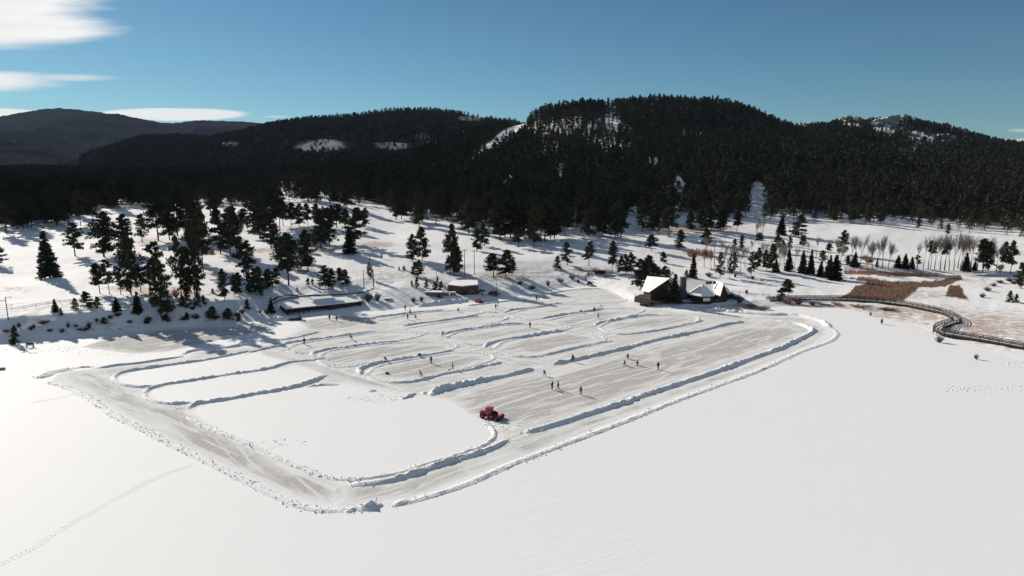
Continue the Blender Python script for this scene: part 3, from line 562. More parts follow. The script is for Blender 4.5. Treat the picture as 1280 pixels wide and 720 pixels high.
PACK = [(60, 478), (75, 464), (120, 460), (230, 446), (240, 439), (330, 428), (345, 425), (380, 402), (460, 391), (560, 384), (640, 374), (700, 361), (750, 359), (785, 368), (790, 381), (850, 388), (900, 391), (985, 394), (1010, 397), (1035, 408), (1044, 418), (1034, 427), (1000, 440), (900, 481), (845, 501), (780, 527), (695, 559), (640, 580), (557, 614), (505, 630), (430, 640), (395, 637), (345, 620), (250, 573), (175, 535), (107, 495)]
sheet('packed_snow', PACK, 0.004, 0.0, 0.48, 5.0, 0.8, LANES, 3)
RINKS = [(0.95, [(560, 500), (575, 489), (610, 480), (668, 466), (690, 468), (715, 458), (760, 447), (850, 425), (930, 409), (985, 408), (1003, 414), (995, 424), (900, 456), (780, 498), (700, 524), (650, 532), (610, 530), (585, 518)]),
         (0.9, [(458, 469), (472, 460), (510, 452), (565, 443), (600, 443), (612, 450), (570, 461), (530, 471), (500, 475), (470, 474)]),
         (0.85, [(396, 449), (412, 441), (460, 434), (505, 430), (560, 431), (560, 437), (500, 446), (455, 452), (440, 456), (410, 455)]),
         (0.7, [(360, 437), (380, 430), (440, 422), (475, 417), (525, 418), (500, 424), (430, 432), (395, 438), (385, 441)]),
         (0.7, [(560, 424), (575, 417), (630, 409), (670, 407), (705, 410), (690, 413), (640, 421), (612, 427), (590, 430)]),
         (0.9, [(620, 437), (632, 429), (660, 423), (708, 416), (742, 420), (748, 427), (705, 436), (675, 443), (645, 443)]),
         (0.8, [(752, 409), (765, 404), (800, 398), (840, 396), (865, 398), (862, 403), (830, 409), (795, 415), (765, 414)]),
         (0.75, [(688, 401), (720, 394), (758, 388), (800, 389), (780, 395), (750, 401), (735, 407), (705, 406)]),
         (0.55, [(638, 393), (660, 388), (705, 382), (745, 384), (720, 389), (680, 396), (660, 399)]),
         (0.5, [(510, 411), (560, 403), (605, 397), (630, 399), (590, 409), (550, 415)]),
         (0.5, [(478, 401), (520, 393), (570, 389), (600, 391), (570, 396), (510, 404)]),
         (0.8, [(100, 434), (130, 424), (200, 413), (260, 409), (345, 404), (345, 411), (300, 420), (245, 432), (210, 440), (160, 442)]),
         (0.85, [(372, 402), (400, 397), (450, 392), (460, 397), (455, 408), (410, 415), (385, 412)]),
         (0.78, [(90, 470), (110, 464), (135, 463), (142, 476), (180, 499), (232, 514), (300, 553), (380, 590), (425, 603), (420, 632), (380, 626), (330, 606), (255, 569), (215, 550), (160, 520), (120, 496)]),
         (0.74, [(427, 605), (500, 602), (620, 563), (700, 534), (860, 480), (940, 454), (990, 436), (1018, 418), (1008, 402), (1034, 412), (1020, 428), (940, 462), (840, 498), (760, 529), (640, 576), (520, 620), (424, 634)]),
         (0.8, [(325, 436), (345, 438), (390, 452), (450, 469), (500, 483), (530, 484), (520, 489), (470, 486), (410, 470), (350, 450), (325, 444)]),
         (0.7, [(530, 424), (560, 433), (620, 444), (680, 452), (700, 449), (660, 460), (640, 462), (600, 444), (540, 432)])]
for i, (pk, pl) in enumerate(RINKS): sheet('ice_rink' if i < 13 else 'ploughed_track', pl, 0.008 + 0.004 * (i % 3), 0.36, pk, 4.0 if i else 5.5, 0.55 if i else 0.6, (), 60 + i, M_track if i in (13, 15, 16) else None)

# ------------------------------------------------------------------ trees
def tube_np(V, Fc, a, b, r0, r1, n=4):
    a = np.array(a, float); b = np.array(b, float); d = b - a; L = np.linalg.norm(d)
    if L < 1e-6: return
    d /= L; u = np.cross(d, (0, 0, 1) if abs(d[2]) < 0.9 else (1, 0, 0)); u /= np.linalg.norm(u); w = np.cross(d, u); base = len(V)
    for p, r in ((a, r0), (b, r1)):
        for i in range(n): t = 2 * math.pi * i / n; V.append(p + u * r * math.cos(t) + w * r * math.sin(t))
    for i in range(n): j = (i + 1) % n; Fc.append((base + i, base + j, base + n + j)); Fc.append((base + i, base + n + j, base + n + i))
def tris_cloud(V, Fc, c, rad, n, size, rg, flat=0.6):
    p = rg.normal(size=(n, 3)); p /= (np.linalg.norm(p, axis=1, keepdims=True) + 1e-9); p *= rg.random((n, 1)) ** 0.4 * rad; p[:, 2] *= flat; p += c
    a = rg.normal(size=(n, 3)) * size; b = rg.normal(size=(n, 3)) * size
    for i in range(n):
        base = len(V); V.append(p[i] + a[i]); V.append(p[i] - a[i] * 0.5 + b[i] * 0.8); V.append(p[i] - a[i] * 0.5 - b[i] * 0.8); Fc.append((base, base + 1, base + 2))
def pine_meshes(seed, shape='pine', dens=1.0):
    """a 16 m tree; crown ~7 m wide"""
    rg = np.random.default_rng(seed); H = 16.0; V, Fc, TV, TF = [], [], [], []
    lean = rg.normal(size=2) * 0.25
    def axis(h): return np.array([lean[0] * h * h * 2, lean[1] * h * h * 2, h * H])
    if shape == 'spruce': lo, RR, nb = 0.06, 3.9, int(210 * dens)
    elif shape == 'lollipop': lo, RR, nb = 0.62, 3.4, int(42 * dens)
    elif shape == 'young': lo, RR, nb = 0.10, 5.2, int(70 * dens)
    else: lo, RR, nb = (rg.choice([0.16, 0.26, 0.34]), 3.9, int(62 * dens))
    for k in range(9): tube_np(TV, TF, axis(k / 9.4), axis((k + 1) / 9.4), 0.26 * (1 - k / 10), 0.26 * (1 - (k + 1) / 10), 6)
    for b in range(nb):
        t = (b + rg.random()) / nb; h = lo + (1 - lo) * t; phi = rg.random() * 6.283
        if shape == 'spruce': r = RR * (1 - t) ** 0.9 * (0.72 + 0.4 * rg.random()) + 0.15
        elif shape == 'young': r = RR * (1 - t ** 1.4) ** 0.8 * (0.6 + 0.5 * rg.random()) + 0.3
        else: r = RR * (math.sin(math.pi * min(1, (t * 0.80 + 0.20)) ** 0.95) ** 0.7) * (0.50 + 0.65 * rg.random()) * (1 - 0.25 * t) + 0.35
        o = axis(h); dr = np.array([math.cos(phi), math.sin(phi), 0])
        if shape == 'spruce':
            tip = o + dr * r + np.array([0, 0, -0.22 * r + 0.12]); n = max(2, int(r * 5.2))
            for i in range(n):
                q = (i + 0.5) / n; c = o + (tip - o) * q; side = np.cross(dr, (0, 0, 1)) * (0.55 * r * 0.30 * (1.2 - q)) ; base = len(V)
                ln = dr * 0.42; dz = np.array([0, 0, -0.18 - 0.15 * rg.random()]); j = rg.normal(size=3) * 0.12
                V.append(c - side + dz + j); V.append(c + side + dz - j); V.append(c + ln + np.array([0, 0, 0.12])); Fc.append((base, base + 1, base + 2))
                base = len(V); V.append(c + np.array([0, 0, 0.18])); V.append(c + ln * 1.4 + rg.normal(size=3) * 0.2); V.append(c + dz * 2.0 + rg.normal(size=3) * 0.25); Fc.append((base, base + 1, base + 2))
        else:
            up = 0.22 * r * (0.2 + t); tip = o + dr * r + np.array([0, 0, up - (0.25 * r if t < 0.3 else 0)])
            tube_np(TV, TF, o, o + (tip - o) * 0.85, 0.06, 0.025, 3)
            for q in ((0.55, 0.95) if r < 2 else (0.35, 0.65, 0.97)):
                tris_cloud(V, Fc, o + (tip - o) * q, 0.48 + 0.18 * r * 0.9, 20, 0.27, rg, 0.66)
    tris_cloud(V, Fc, axis(1.0) - np.array([0, 0, 0.4]), 0.5, 16, 0.22, rg, 1.4)
    tr = mesh_np('trunk', np.array(TV), np.array(TF)); tr.materials.append(M_bark)
    cr = mesh_np('crown', np.array(V), np.array(Fc)); cr.materials.append(M_spruce if shape == 'spruce' else M_pine)
    return tr, cr
def bare_meshes(seed, mat, H=12.0, spread=1.0, kids=3):
    rg = np.random.default_rng(seed); TV, TF, BV, BF = [], [], [], []
    def grow(p, d, L, r, lv):
        n = 2; q = p.copy(); 
        for i in range(n):
            d2 = d + rg.normal(size=3) * 0.10; d2[2] += 0.04; d2 /= np.linalg.norm(d2); e = q + d2 * L / n
            (tube_np(TV, TF, q, e, r, r * 0.8, 5) if lv == 0 else tube_np(BV, BF, q, e, r, r * 0.75, 3)); q = e; r *= 0.8; d = d2
            if lv > 0 or i == n - 1:
                if lv < 4:
                    for _ in range(kids if lv < 2 else 3):
                        nd = d * 1.0 + rg.normal(size=3) * 0.36 * spread; nd[2] = abs(nd[2]) * 0.8 + 0.55; nd /= np.linalg.norm(nd)
                        if rg.random() < 0.85: grow(q, nd, L * (0.72 + 0.18 * rg.random()), max(r * 0.55, 0.026), lv + 1)
    grow(np.zeros(3), np.array([0, 0, 1.0]), H * 0.20, 0.16 * H / 12, 0)
    tr = mesh_np('trunk', np.array(TV), np.array(TF)); tr.materials.append(mat)
    cr = mesh_np('branches', np.array(BV), np.array(BF)); cr.materials.append(mat)
    zmax = max(v[2] for v in BV)
    return tr, cr, zmax
def bush_mesh(seed, mat, n=110, hgt=1.0, wid=1.0):
    rg = np.random.default_rng(seed); V, Fc = [], []
    for i in range(n):
        ph = rg.random() * 6.283; t = rg.random() ** 0.7; b = np.array([math.cos(ph), math.sin(ph), 0]) * 0.25 * wid * rg.random()
        e = b + np.array([math.cos(ph) * t * wid, math.sin(ph) * t * wid, hgt * (1.0 - 0.45 * t) * (0.6 + 0.4 * rg.random())]); m = (b + e) / 2 + rg.normal(size=3) * 0.05
        tube_np(V, Fc, b, m, 0.020, 0.016, 3); tube_np(V, Fc, m, e, 0.016, 0.008, 3)
        for _ in range(2): tube_np(V, Fc, m + (e - m) * rg.random(), e + rg.normal(size=3) * 0.16, 0.012, 0.006, 3)
    me = mesh_np('bush', np.array(V), np.array(Fc)); me.materials.append(mat); return me
PROTO = {'P': [pine_meshes(100 + i, 'pine') for i in range(6)], 'A': [pine_meshes(200 + i, 'pine', 0.6) for i in range(3)], 'S': [pine_meshes(300 + i, 'spruce') for i in range(3)],
         'J': [pine_meshes(400 + i, 'young') for i in range(3)], 'L': [pine_meshes(500 + i, 'lollipop', 0.8) for i in range(2)]}
BARE = [bare_meshes(700 + i, M_twig) for i in range(4)]
WILL = [bare_meshes(750 + i, M_willow, 5.0, 1.25, 3) for i in range(2)]

def put_tree(kind, loc, h, wf=1.0):
    """one tree, trunk and crown as parts"""
    nm = {'P': 'pine_tree', 'A': 'pine_tree', 'S': 'spruce_tree', 'J': 'young_pine', 'L': 'pine_tree'}[kind]
    tr, cr = random.choice(PROTO[kind]); o = bpy.data.objects.new(nm, None); col.objects.link(o)
    o.location = (loc[0], loc[1], loc[2] - 0.15); s = h / 16.0; o.scale = (s * wf * 0.92, s * wf * 0.92, s); o.rotation_euler = (0, 0, random.random() * 6.28)
    for n, me in (('trunk', tr), ('crown', cr)):
        c = bpy.data.objects.new(n, me); col.objects.link(c); c.parent = o
    return o
# base x, base y, top y, kind, crown width in the picture
T = [(-3, 333, 308, 'P', 22), (62, 347, 290, 'S', 31), (94, 320, 281, 'A', 27), (130, 321, 268, 'P', 37), (158, 316, 270, 'P', 26), (164, 369, 292, 'P', 30), (176, 365, 330, 'A', 20), (178, 303, 269, 'A', 20), (137, 368, 325, 'A', 17), (125, 367, 330, 'P', 20), (151, 368, 333, 'A', 17),
     (202, 398, 326, 'P', 32), (193, 362, 304, 'A', 26), (187, 366, 330, 'A', 20), (227, 371, 297, 'A', 26), (243, 367, 285, 'P', 24), (254, 340, 266, 'P', 28), (232, 372, 318, 'P', 18), (245, 328, 256, 'P', 24), (250, 370, 322, 'A', 16),
     (198, 301, 248, 'P', 32), (212, 300, 248, 'P', 24), (222, 295, 232, 'P', 30), (236, 290, 232, 'P', 24), (246, 300, 240, 'P', 24), (263, 266, 228, 'P', 20), (269, 265, 230, 'P', 18), (276, 318, 262, 'P', 27), (288, 320, 262, 'P', 24), (296, 318, 260, 'P', 22), (305, 346, 297, 'A', 24), (311, 341, 302, 'A', 20), (304, 287, 262, 'P', 18),
     (325, 298, 243, 'P', 26), (331, 291, 233, 'P', 24), (342, 290, 236, 'P', 24), (350, 286, 240, 'P', 20), (318, 290, 235, 'P', 24), (339, 311, 266, 'P', 27), (361, 357, 293, 'P', 35), (352, 330, 300, 'A', 24), (385, 339, 289, 'P', 29), (401, 311, 264, 'P', 24), (412, 305, 262, 'P', 25), (437, 318, 284, 'S', 22), (444, 306, 262, 'P', 28),
     (364, 283, 255, 'P', 18), (374, 283, 256, 'P', 16), (385, 283, 256, 'P', 14), (395, 283, 256, 'P', 14), (405, 284, 259, 'P', 12), (421, 285, 256, 'P', 19), (432, 288, 262, 'P', 16), (449, 283, 261, 'P', 14), (456, 283, 261, 'P', 13), (354, 283, 252, 'P', 18), (413, 284, 258, 'P', 12),
     (407, 360, 332, 'P', 19), (414, 360, 336, 'P', 16), (426, 358, 335, 'P', 14), (432, 357, 337, 'P', 12), (385, 357, 347, 'P', 6), (391, 356, 348, 'P', 5), (461, 350, 328, 'A', 6), (465, 350, 331, 'A', 5), (339, 391, 371, 'S', 12), (327, 373, 361, 'A', 6), (372, 366, 359, 'A', 5),
     (324, 368, 334, 'P', 18), (335, 362, 336, 'P', 16), (345, 361, 336, 'A', 16), (281, 375, 336, 'P', 18), (293, 372, 343, 'P', 12), (299, 370, 341, 'P', 13), (311, 368, 341, 'P', 12), (318, 365, 336, 'P', 14),
     (146, 390, 371, 'S', 14), (172, 391, 364, 'S', 16), (69, 390, 373, 'S', 11), (77, 395, 385, 'J', 7), (94, 386, 372, 'J', 11), (110, 385, 364, 'J', 22), (122, 384, 370, 'J', 13), (19, 430, 406, 'J', 14), (235, 384, 364, 'J', 14), (247, 383, 362, 'J', 12), (255, 381, 368, 'J', 8), (228, 383, 368, 'J', 12),
     (265, 398, 383, 'J', 18), (285, 399, 385, 'J', 16), (309, 387, 374, 'J', 11), (234, 400, 391, 'J', 9), (299, 401, 390, 'J', 8), (130, 405, 397, 'J', 14), (208, 402, 393, 'J', 15), (183, 404, 398, 'J', 13), (266, 366, 360, 'J', 6),
     (516, 326, 294, 'P', 18), (528, 326, 285, 'P', 20), (563, 343, 282, 'P', 20), (568, 344, 300, 'P', 18), (573, 343, 309, 'P', 14), (596, 314, 286, 'P', 17), (606, 308, 281, 'P', 16), (617, 347, 317, 'P', 24), (632, 346, 313, 'P', 24), (518, 345, 328, 'P', 10), (524, 346, 325, 'P', 13), (499, 338, 333, 'J', 4), (505, 338, 332, 'J', 6),
     (515, 358, 350, 'J', 5), (521, 359, 347, 'J', 8), (533, 360, 349, 'J', 7), (544, 363, 352, 'J', 10), (551, 364, 351, 'J', 9), (547, 352, 345, 'J', 4), (640, 344, 324, 'P', 14),
     (648, 310, 285, 'P', 18), (667, 307, 258, 'P', 20), (709, 332, 303, 'A', 18), (697, 337, 320, 'J', 13), (736, 333, 302, 'A', 18), (765, 342, 302, 'P', 14), (775, 342, 320, 'P', 11), (782, 342, 318, 'P', 12), (789, 342, 316, 'P', 15), (801, 361, 325, 'P', 26), (811, 358, 320, 'P', 24), (820, 354, 333, 'P', 24), (831, 352, 333, 'P', 22), (858, 349, 337, 'J', 9),
     (866, 348, 317, 'S', 13), (814, 314, 294, 'P', 17), (850, 313, 288, 'P', 14), (882, 313, 287, 'P', 16), (829, 329, 315, 'P', 11), (918, 312, 299, 'P', 9), (927, 313, 294, 'P', 9), (948, 305, 291, 'P', 11),
     (900, 347, 316, 'A', 13), (912, 348, 318, 'A', 9), (918, 345, 316, 'A', 9), (939, 347, 315, 'A', 13), (946, 337, 310, 'P', 12), (958, 338, 313, 'P', 13), (976, 294, 269, 'S', 15), (998, 297, 270, 'P', 22), (971, 316, 294, 'P', 13), (987, 312, 296, 'P', 8), (1003, 311, 294, 'P', 10), (978, 323, 302, 'L', 11), (1054, 319, 289, 'P', 15), (1035, 324, 305, 'L', 11), (1028, 327, 313, 'P', 10),
     (965, 341, 306, 'P', 15), (986, 339, 311, 'S', 13), (1003, 342, 313, 'S', 14), (1013, 343, 312, 'S', 12), (1025, 346, 326, 'S', 12), (1035, 349, 319, 'S', 16), (1044, 350, 319, 'S', 22), (985, 372, 349, 'P', 18), (976, 372, 359, 'P', 12), (970, 340, 325, 'S', 12),
     (1068, 334, 315, 'S', 12), (1059, 332, 320, 'P', 9), (1096, 334, 322, 'S', 5), (1122, 335, 319, 'S', 12), (1131, 336, 317, 'S', 12), (1139, 336, 321, 'S', 10), (1147, 335, 319, 'A', 9), (1163, 337, 302, 'L', 14), (1181, 338, 303, 'L', 13), (1207, 339, 316, 'S', 14), (1228, 340, 300, 'P', 20), (1235, 339, 303, 'P', 15), (1252, 338, 303, 'P', 13), (1263, 342, 302, 'P', 14), (1276, 360, 329, 'P', 20), (1262, 378, 363, 'J', 11), (1270, 378, 367, 'J', 8), (1218, 338, 325, 'S', 8)]
EDGE = [(8, 292, 248), (22, 287, 244), (29, 285, 250), (40, 285, 246), (56, 280, 240), (71, 281, 236), (86, 282, 240), (101, 282, 238), (116, 281, 242), (139, 262, 225), (166, 257, 228), (176, 257, 226), (184, 256, 228), (393, 253, 222), (396, 253, 226), (434, 261, 222), (420, 256, 222), (449, 255, 224), (461, 252, 225), (468, 252, 222),
        (495, 275, 230), (502, 274, 234), (524, 283, 236), (545, 281, 234), (559, 276, 238), (577, 282, 238), (586, 292, 244), (595, 276, 240), (612, 284, 242), (625, 300, 250), (631, 296, 248), (638, 297, 246), (655, 296, 248), (662, 299, 246), (676, 301, 252), (681, 302, 248), (688, 299, 252), (693, 298, 250), (706, 295, 258), (736, 297, 258), (743, 292, 254), (753, 296, 254), (769, 298, 254), (772, 298, 258), (776, 297, 256),
        (803, 289, 252), (817, 289, 254), (823, 288, 252), (829, 287, 256), (836, 296, 258), (864, 290, 262), (876, 289, 256), (889, 287, 260), (882, 288, 256), (900, 289, 254), (904, 289, 258), (921, 290, 262), (1042, 277, 262), (1067, 279, 262), (1086, 279, 264), (1100, 282, 264), (1148, 285, 272), (1184, 293, 280)]
ALLT = []
for (bx, by, ty, k, w) in T:
    p = hit(bx, by); h = (by - ty) * p.y / F * 1.04; dia = {'P': 7.6, 'A': 7.6, 'S': 7.6, 'J': 10.5, 'L': 7.6}[k] * h / 16
    wf = max(0.45, min(2.2, (w * p.y / F) / dia)); ALLT.append([bx, by, k, p, h, wf])
KW = {'P': 'full pine', 'A': 'thin airy pine', 'S': 'cone-shaped spruce', 'J': 'low bushy pine', 'L': 'round-topped bare-stemmed pine'}
ORD = ['', 'second ', 'third ', 'fourth ', 'fifth ', 'sixth ', 'seventh ', 'eighth ', 'ninth ', 'tenth ', 'eleventh ', 'twelfth ', 'thirteenth ', 'fourteenth ', 'fifteenth ', 'sixteenth ', 'seventeenth ', 'eighteenth ', 'nineteenth ', 'twentieth ']
REG = [('in front of the lodge wall', lambda x, y: False), ('on the shaded bank above the left shore', lambda x, y: x < 330 and y >= 380), ('on the lower slope left of the boathouse', lambda x, y: x < 330 and y >= 325),
       ('in the clusters on the upper left slope', lambda x, y: x < 330), ('on the slope right behind the boathouse', lambda x, y: x < 480 and y >= 325), ('in the groves above the boathouse', lambda x, y: x < 480),
       ('around the brown building and poles', lambda x, y: x < 645 and y >= 300), ('on the open slope above the far shore', lambda x, y: x < 795 and y > 300), ('close behind the lodge', lambda x, y: x < 870 and y >= 330),
       ('on the snowfield behind the lodge', lambda x, y: x < 960 and y < 330), ('right of the lodge beyond the lawn', lambda x, y: x < 962), ('on the snowfield above the spruce row', lambda x, y: x < 1056 and y < 330),
       ('in the row beside the brown reeds', lambda x, y: x < 1056), ('along the road behind the brown reeds', lambda x, y: x < 1190), ('at the right edge beyond the frozen creek', lambda x, y: True)]
def region(x, y):
    for n, f in REG:
        if f(x, y): return n
buckets = {}
for t in ALLT:
    r = region(t[0], t[1]); size = ''
    buckets.setdefault((t[2], r), []).append(t)
special = {(62, 347): 'large dark cone-shaped spruce standing alone on the open snow at the far left', (202, 398): 'biggest dark pine, low on the bank, with its crown reaching down the shaded shore', (361, 357): 'wide flat-topped dark pine just above the boathouse roof',
           (563, 343): 'tallest dark pine behind the brown building, left of the two utility poles', (985, 372): 'broad dark pine at the start of the boardwalk, right of the lodge', (866, 348): 'narrow dark spruce rising behind the lodge chimney', (19, 430): 'small dark pine right at the lake edge in the far left corner', (94, 320): 'airy pine with gaps, just right of the lone big spruce',
           (130, 321): 'full dark pine with a wide crown, right of the airy pine'}
for (k, r), lst in buckets.items():
    lst.sort(key=lambda t: t[0]); n = 0
    for t in lst:
        o = put_tree(t[2], t[3], t[4], t[5])
        lab = special.get((t[0], t[1]))
        if lab is None:
            n += 1; lab = '%s %s %s' % ('leftmost' if n == 1 else ORD[n - 1].strip(), KW[k], ('from the left, ' if n > 1 else '') + r)
        tag(o, lab, 'spruce' if k == 'S' else 'pine', 'trees on the snowy slopes')
# the spruce in front of the lodge
p = PZ(842, 379, 1.1); tag(put_tree('S', (p.x, p.y, 1.1), 10.3, 1.15), 'dark spruce standing in front of the lodge, hiding the middle of it', 'spruce', 'trees on the snowy slopes')
for (bx, by, ty, w) in [(1020, 322, 296, 17), (1038, 324, 300, 14), (1064, 331, 297, 16), (1075, 332, 296, 20), (1082, 333, 303, 16), (1096, 335, 298, 14), (1103, 336, 297, 18), (1154, 337, 298, 16), (1168, 337, 297, 15), (1175, 338, 296, 14), (1186, 338, 297, 14), (1192, 338, 295, 18), (1200, 338, 297, 16), (1213, 338, 296, 18), (1221, 338, 300, 16),
                         (884, 322, 298, 14), (889, 338, 312, 12), (899, 330, 300, 14), (909, 334, 304, 14), (915, 338, 306, 12), (925, 340, 312, 12), (931, 334, 308, 12), (948, 336, 312, 12), (955, 330, 304, 12), (966, 330, 302, 12), (980, 338, 306, 14), (993, 336, 308, 12), (1050, 336, 306, 12), (1090, 337, 302, 14), (1110, 337, 306, 14), (1232, 338, 302, 14), (1160, 337, 300, 14), (1146, 336, 303, 12), (1180, 338, 295, 14), (1206, 338, 294, 18), (1229, 337, 296, 16), (1197, 336, 292, 18), (1110, 336, 303, 10), (1069, 328, 298, 14), (1048, 326, 300, 12), (893, 332, 296, 20), (905, 340, 312, 16), (1245, 340, 308, 16), (952, 300, 272, 10), (944, 302, 276, 8), (975, 332, 305, 14), (938, 322, 300, 14), (1009, 322, 302, 12), (310, 356, 336, 12), (283, 372, 352, 10)]:
    p = hit(bx, by); h = 1.12 * (by - ty) * p.y / F; tr, br, zm = random.choice(BARE); o = bpy.data.objects.new('bare_tree', None); col.objects.link(o); o.location = p; s = h / zm
    o.scale = (s * 0.85, s * 0.85, s); o.rotation_euler = (0, 0, random.random() * 6.28)
    for n_, me in (('trunk', tr), ('branches', br)): c = bpy.data.objects.new(n_, me); col.objects.link(c); c.parent = o
    o['px'] = bx; tag(o, None, 'bare tree', 'leafless trees')
bl = sorted([o for o in bpy.data.objects if o.name.startswith('bare_tree')], key=lambda o: o['px'])
grp = {}
for o in bl:
    x = o['px']; r = 'on the slope left of the boathouse' if x < 400 else ('between the lodge and the forest' if x < 1000 else ('left of the reed bed on the snowfield' if x < 1050 else ('in the pale clump behind the brown reeds' if x < 1140 else 'in the tall pale row at the right')))
    grp.setdefault(r, []).append(o); del o['px']
for r, lst in grp.items():
    for i, o in enumerate(lst): o['label'] = '%sleafless grey tree from left %s' % ((ORD[i] or 'first '), r)
for i, (bx, by, ty, lab) in enumerate([(868, 333, 309, 'reddish leafless willow behind the lodge, left one of the pair'), (880, 334, 310, 'reddish leafless willow behind the lodge, right one of the pair'), (1082, 338, 318, 'low reddish willow behind the brown reeds'), (1250, 345, 330, 'reddish willow at the right edge by the road')]):
    p = hit(bx, by); tr, br, zm = WILL[i % 2]; s = (by - ty) * p.y / F / zm; o = thing('willow', lab, 'willow', p, i * 1.3, 'reddish willows'); o.scale = (s * 1.4, s * 1.4, s)
    for n_, me in (('trunk', tr), ('branches', br)): c = bpy.data.objects.new(n_, me); col.objects.link(c); c.parent = o
BUSH = [bush_mesh(900 + i, M_brush) for i in range(3)]; RBUSH = [bush_mesh(930 + i, M_willow) for i in range(2)]; SBUSH = [bush_mesh(960 + i, M_brush, 130, 1.0, 1.1) for i in range(2)]
def put_bush(px, py, w, h, lab, red=False, dense=False):
    p = hit(px, py) if py < 430 or px < 60 else PZ(px, py, 0)
    me = random.choice(RBUSH if red else (SBUSH if dense else BUSH)); o = link_mesh('bush', me); o.location = p; sx = 0.8 * w * p.y / F / 2; o.scale = (sx, sx * .7, 1.35 * h * p.y / F); o.rotation_euler = (0, 0, random.random() * 6.28)
    return tag(o, lab, 'bush', 'bushes along the shore')
for b in [(924, 379, 12, 9, 'round dark bush at the right end of the lodge', False, True), (886, 346, 12, 5, 'low dark bush on the lawn behind the lodge', False, True), (998, 381, 14, 7, 'grey twiggy bush beside the boardwalk start', False, True), (975, 377, 10, 6, 'twiggy bush left of the boardwalk start'), (1015, 382, 12, 5, 'low dark bush beneath the boardwalk', False, True),
          (1174, 428, 11, 8, 'grey round bush alone on the snow below the boardwalk bend', False, True), (1102, 405, 5, 7, 'small thin bush on the snow below the boardwalk'), (1088, 395, 5, 5, 'tiny bush just below the straight boardwalk'), (1220, 449, 7, 6, 'dark tuft poking from the lake snow at the right'), (1276, 437, 9, 5, 'dark low shrub under the boardwalk at the right edge', False, True),
          (940, 385, 24, 4, 'low reddish shrubs right of the lodge', True), (955, 387, 22, 4, 'low reddish shrubs at the foot of the snow heap', True), (985, 379, 26, 4, 'long reddish shrub strip below the boardwalk start', True), (1228, 372, 10, 5, 'dark shrub at the bend of the frozen creek'), (1234, 364, 14, 5, 'second dark shrub up the frozen creek bank'), (1242, 358, 12, 4, 'third dark shrub up the frozen creek bank'), (1250, 354, 15, 4, 'fourth dark shrub up the frozen creek bank'), (1262, 352, 12, 5, 'dark shrub at the top of the creek', False, True),
          (185, 405, 16, 8, 'tangled brush under the big pine on the shaded bank'), (245, 400, 14, 6, 'brush between the low pines on the shaded bank'), (460, 377, 16, 10, 'bare brush at the right end of the boathouse', False, True), (472, 376, 14, 9, 'bare brush left of the small box hut', False, True), (450, 382, 10, 6, 'small bare brush against the boathouse corner', False, True), (517, 378, 8, 6, 'dark brush on the snow heap, left one', False, True), (527, 377, 9, 6, 'dark brush on the snow heap, right one', False, True),
          (665, 362, 14, 5, 'grey brush on the shaded far shore bank, left'), (685, 358, 10, 7, 'grey brush on the shaded far shore bank, middle'), (700, 353, 16, 5, 'grey brush on the shaded far shore bank, right'), (715, 349, 14, 5, 'grey brush where the far shore road bends'), (745, 341, 14, 5, 'reddish brush below the open slope', True), (650, 356, 12, 5, 'grey brush at the left end of the far shore bank'), (220, 372, 14, 10, 'reddish brush among the trunks on the left slope', True), (755, 341, 12, 4, 'reddish brush beside the dark pine row', True),
          (55, 405, 16, 4, 'dark fallen branches on the shaded left bank', False, True), (105, 414, 20, 4, 'thin brush low on the shaded left bank'), (1075, 384, 40, 3, 'thin reddish weeds along the lower edge of the boardwalk', True), (1110, 388, 36, 3, 'thin dark weeds along the boardwalk'), (1045, 381, 26, 3, 'thin reddish weeds near the boardwalk start', True)]: put_bush(*b)

for i in range(26):
    bx = 8 + i * 13 + random.uniform(-5, 5); by = np.interp(bx, [0, 100, 200, 330], [424, 416, 405, 398]) - random.uniform(0, 15)
    if abs(bx - 202) < 12: continue
    put_bush(bx, by, random.uniform(6, 15), random.uniform(3, 7), '%s clump of dark scrub from the left on the shaded left bank' % (ORD[i].strip() if 0 < i < 20 else ('first' if i == 0 else ['twentieth', 'twenty-first', 'twenty-second', 'twenty-third', 'twenty-fourth', 'twenty-fifth', 'twenty-sixth'][i - 19 if i >= 20 else 0])))
# forest: every tree placed one by one; the largest stay separate
YT = C[5][0]; YR = C[8][0]
pts = []
for (ya, yb, sp) in ((300, 520, 6.0), (520, 800, 6.6), (800, 1250, 7.4), (1250, 1720, 9.0)):
    amax = 1.02; xs = np.arange(-yb * amax, yb * amax, sp); ys = np.arange(ya, yb, sp); X, Yv = np.meshgrid(xs, ys); X = X + rng.uniform(-.5, .5, X.shape) * sp; Yv = Yv + rng.uniform(-.5, .5, X.shape) * sp
    X = X.ravel(); Yv = Yv.ravel(); a = X / Yv; k = np.abs(a) < amax; X, Yv, a = X[k], Yv[k], a[k]
    pa = 640 + a * F * 0.985
    k = (Yv > np.interp(a, AC, YT) + 10 + 34 * np.clip(1 - np.abs(pa - 850) / 90, 0, 1) ** 0.5 + 10 * np.clip(1 - np.abs(pa - 620) / 120, 0, 1) + 10 * vnoise(X / 15, Yv / 15, 8)) & (Yv < np.interp(a, AC, YR) + 45); X, Yv = X[k], Yv[k]; Z = ground(X, Yv); px, py = project(X, Yv, Z)
    op = openings(px, py) * np.clip(1.0 + 0.9 * vnoise(X / 38, Yv / 38, 77) + 0.5 * vnoise(X / 14, Yv / 14, 78), 0, 1)
    op = np.where((px < 640) & (Yv < 520), op * 0.75, op)
    k = rng.random(len(X)) < op; pts.append(np.stack([X[k], Yv[k], Z[k], px[k], py[k]], -1))
pts = np.concatenate(pts); nT = len(pts)
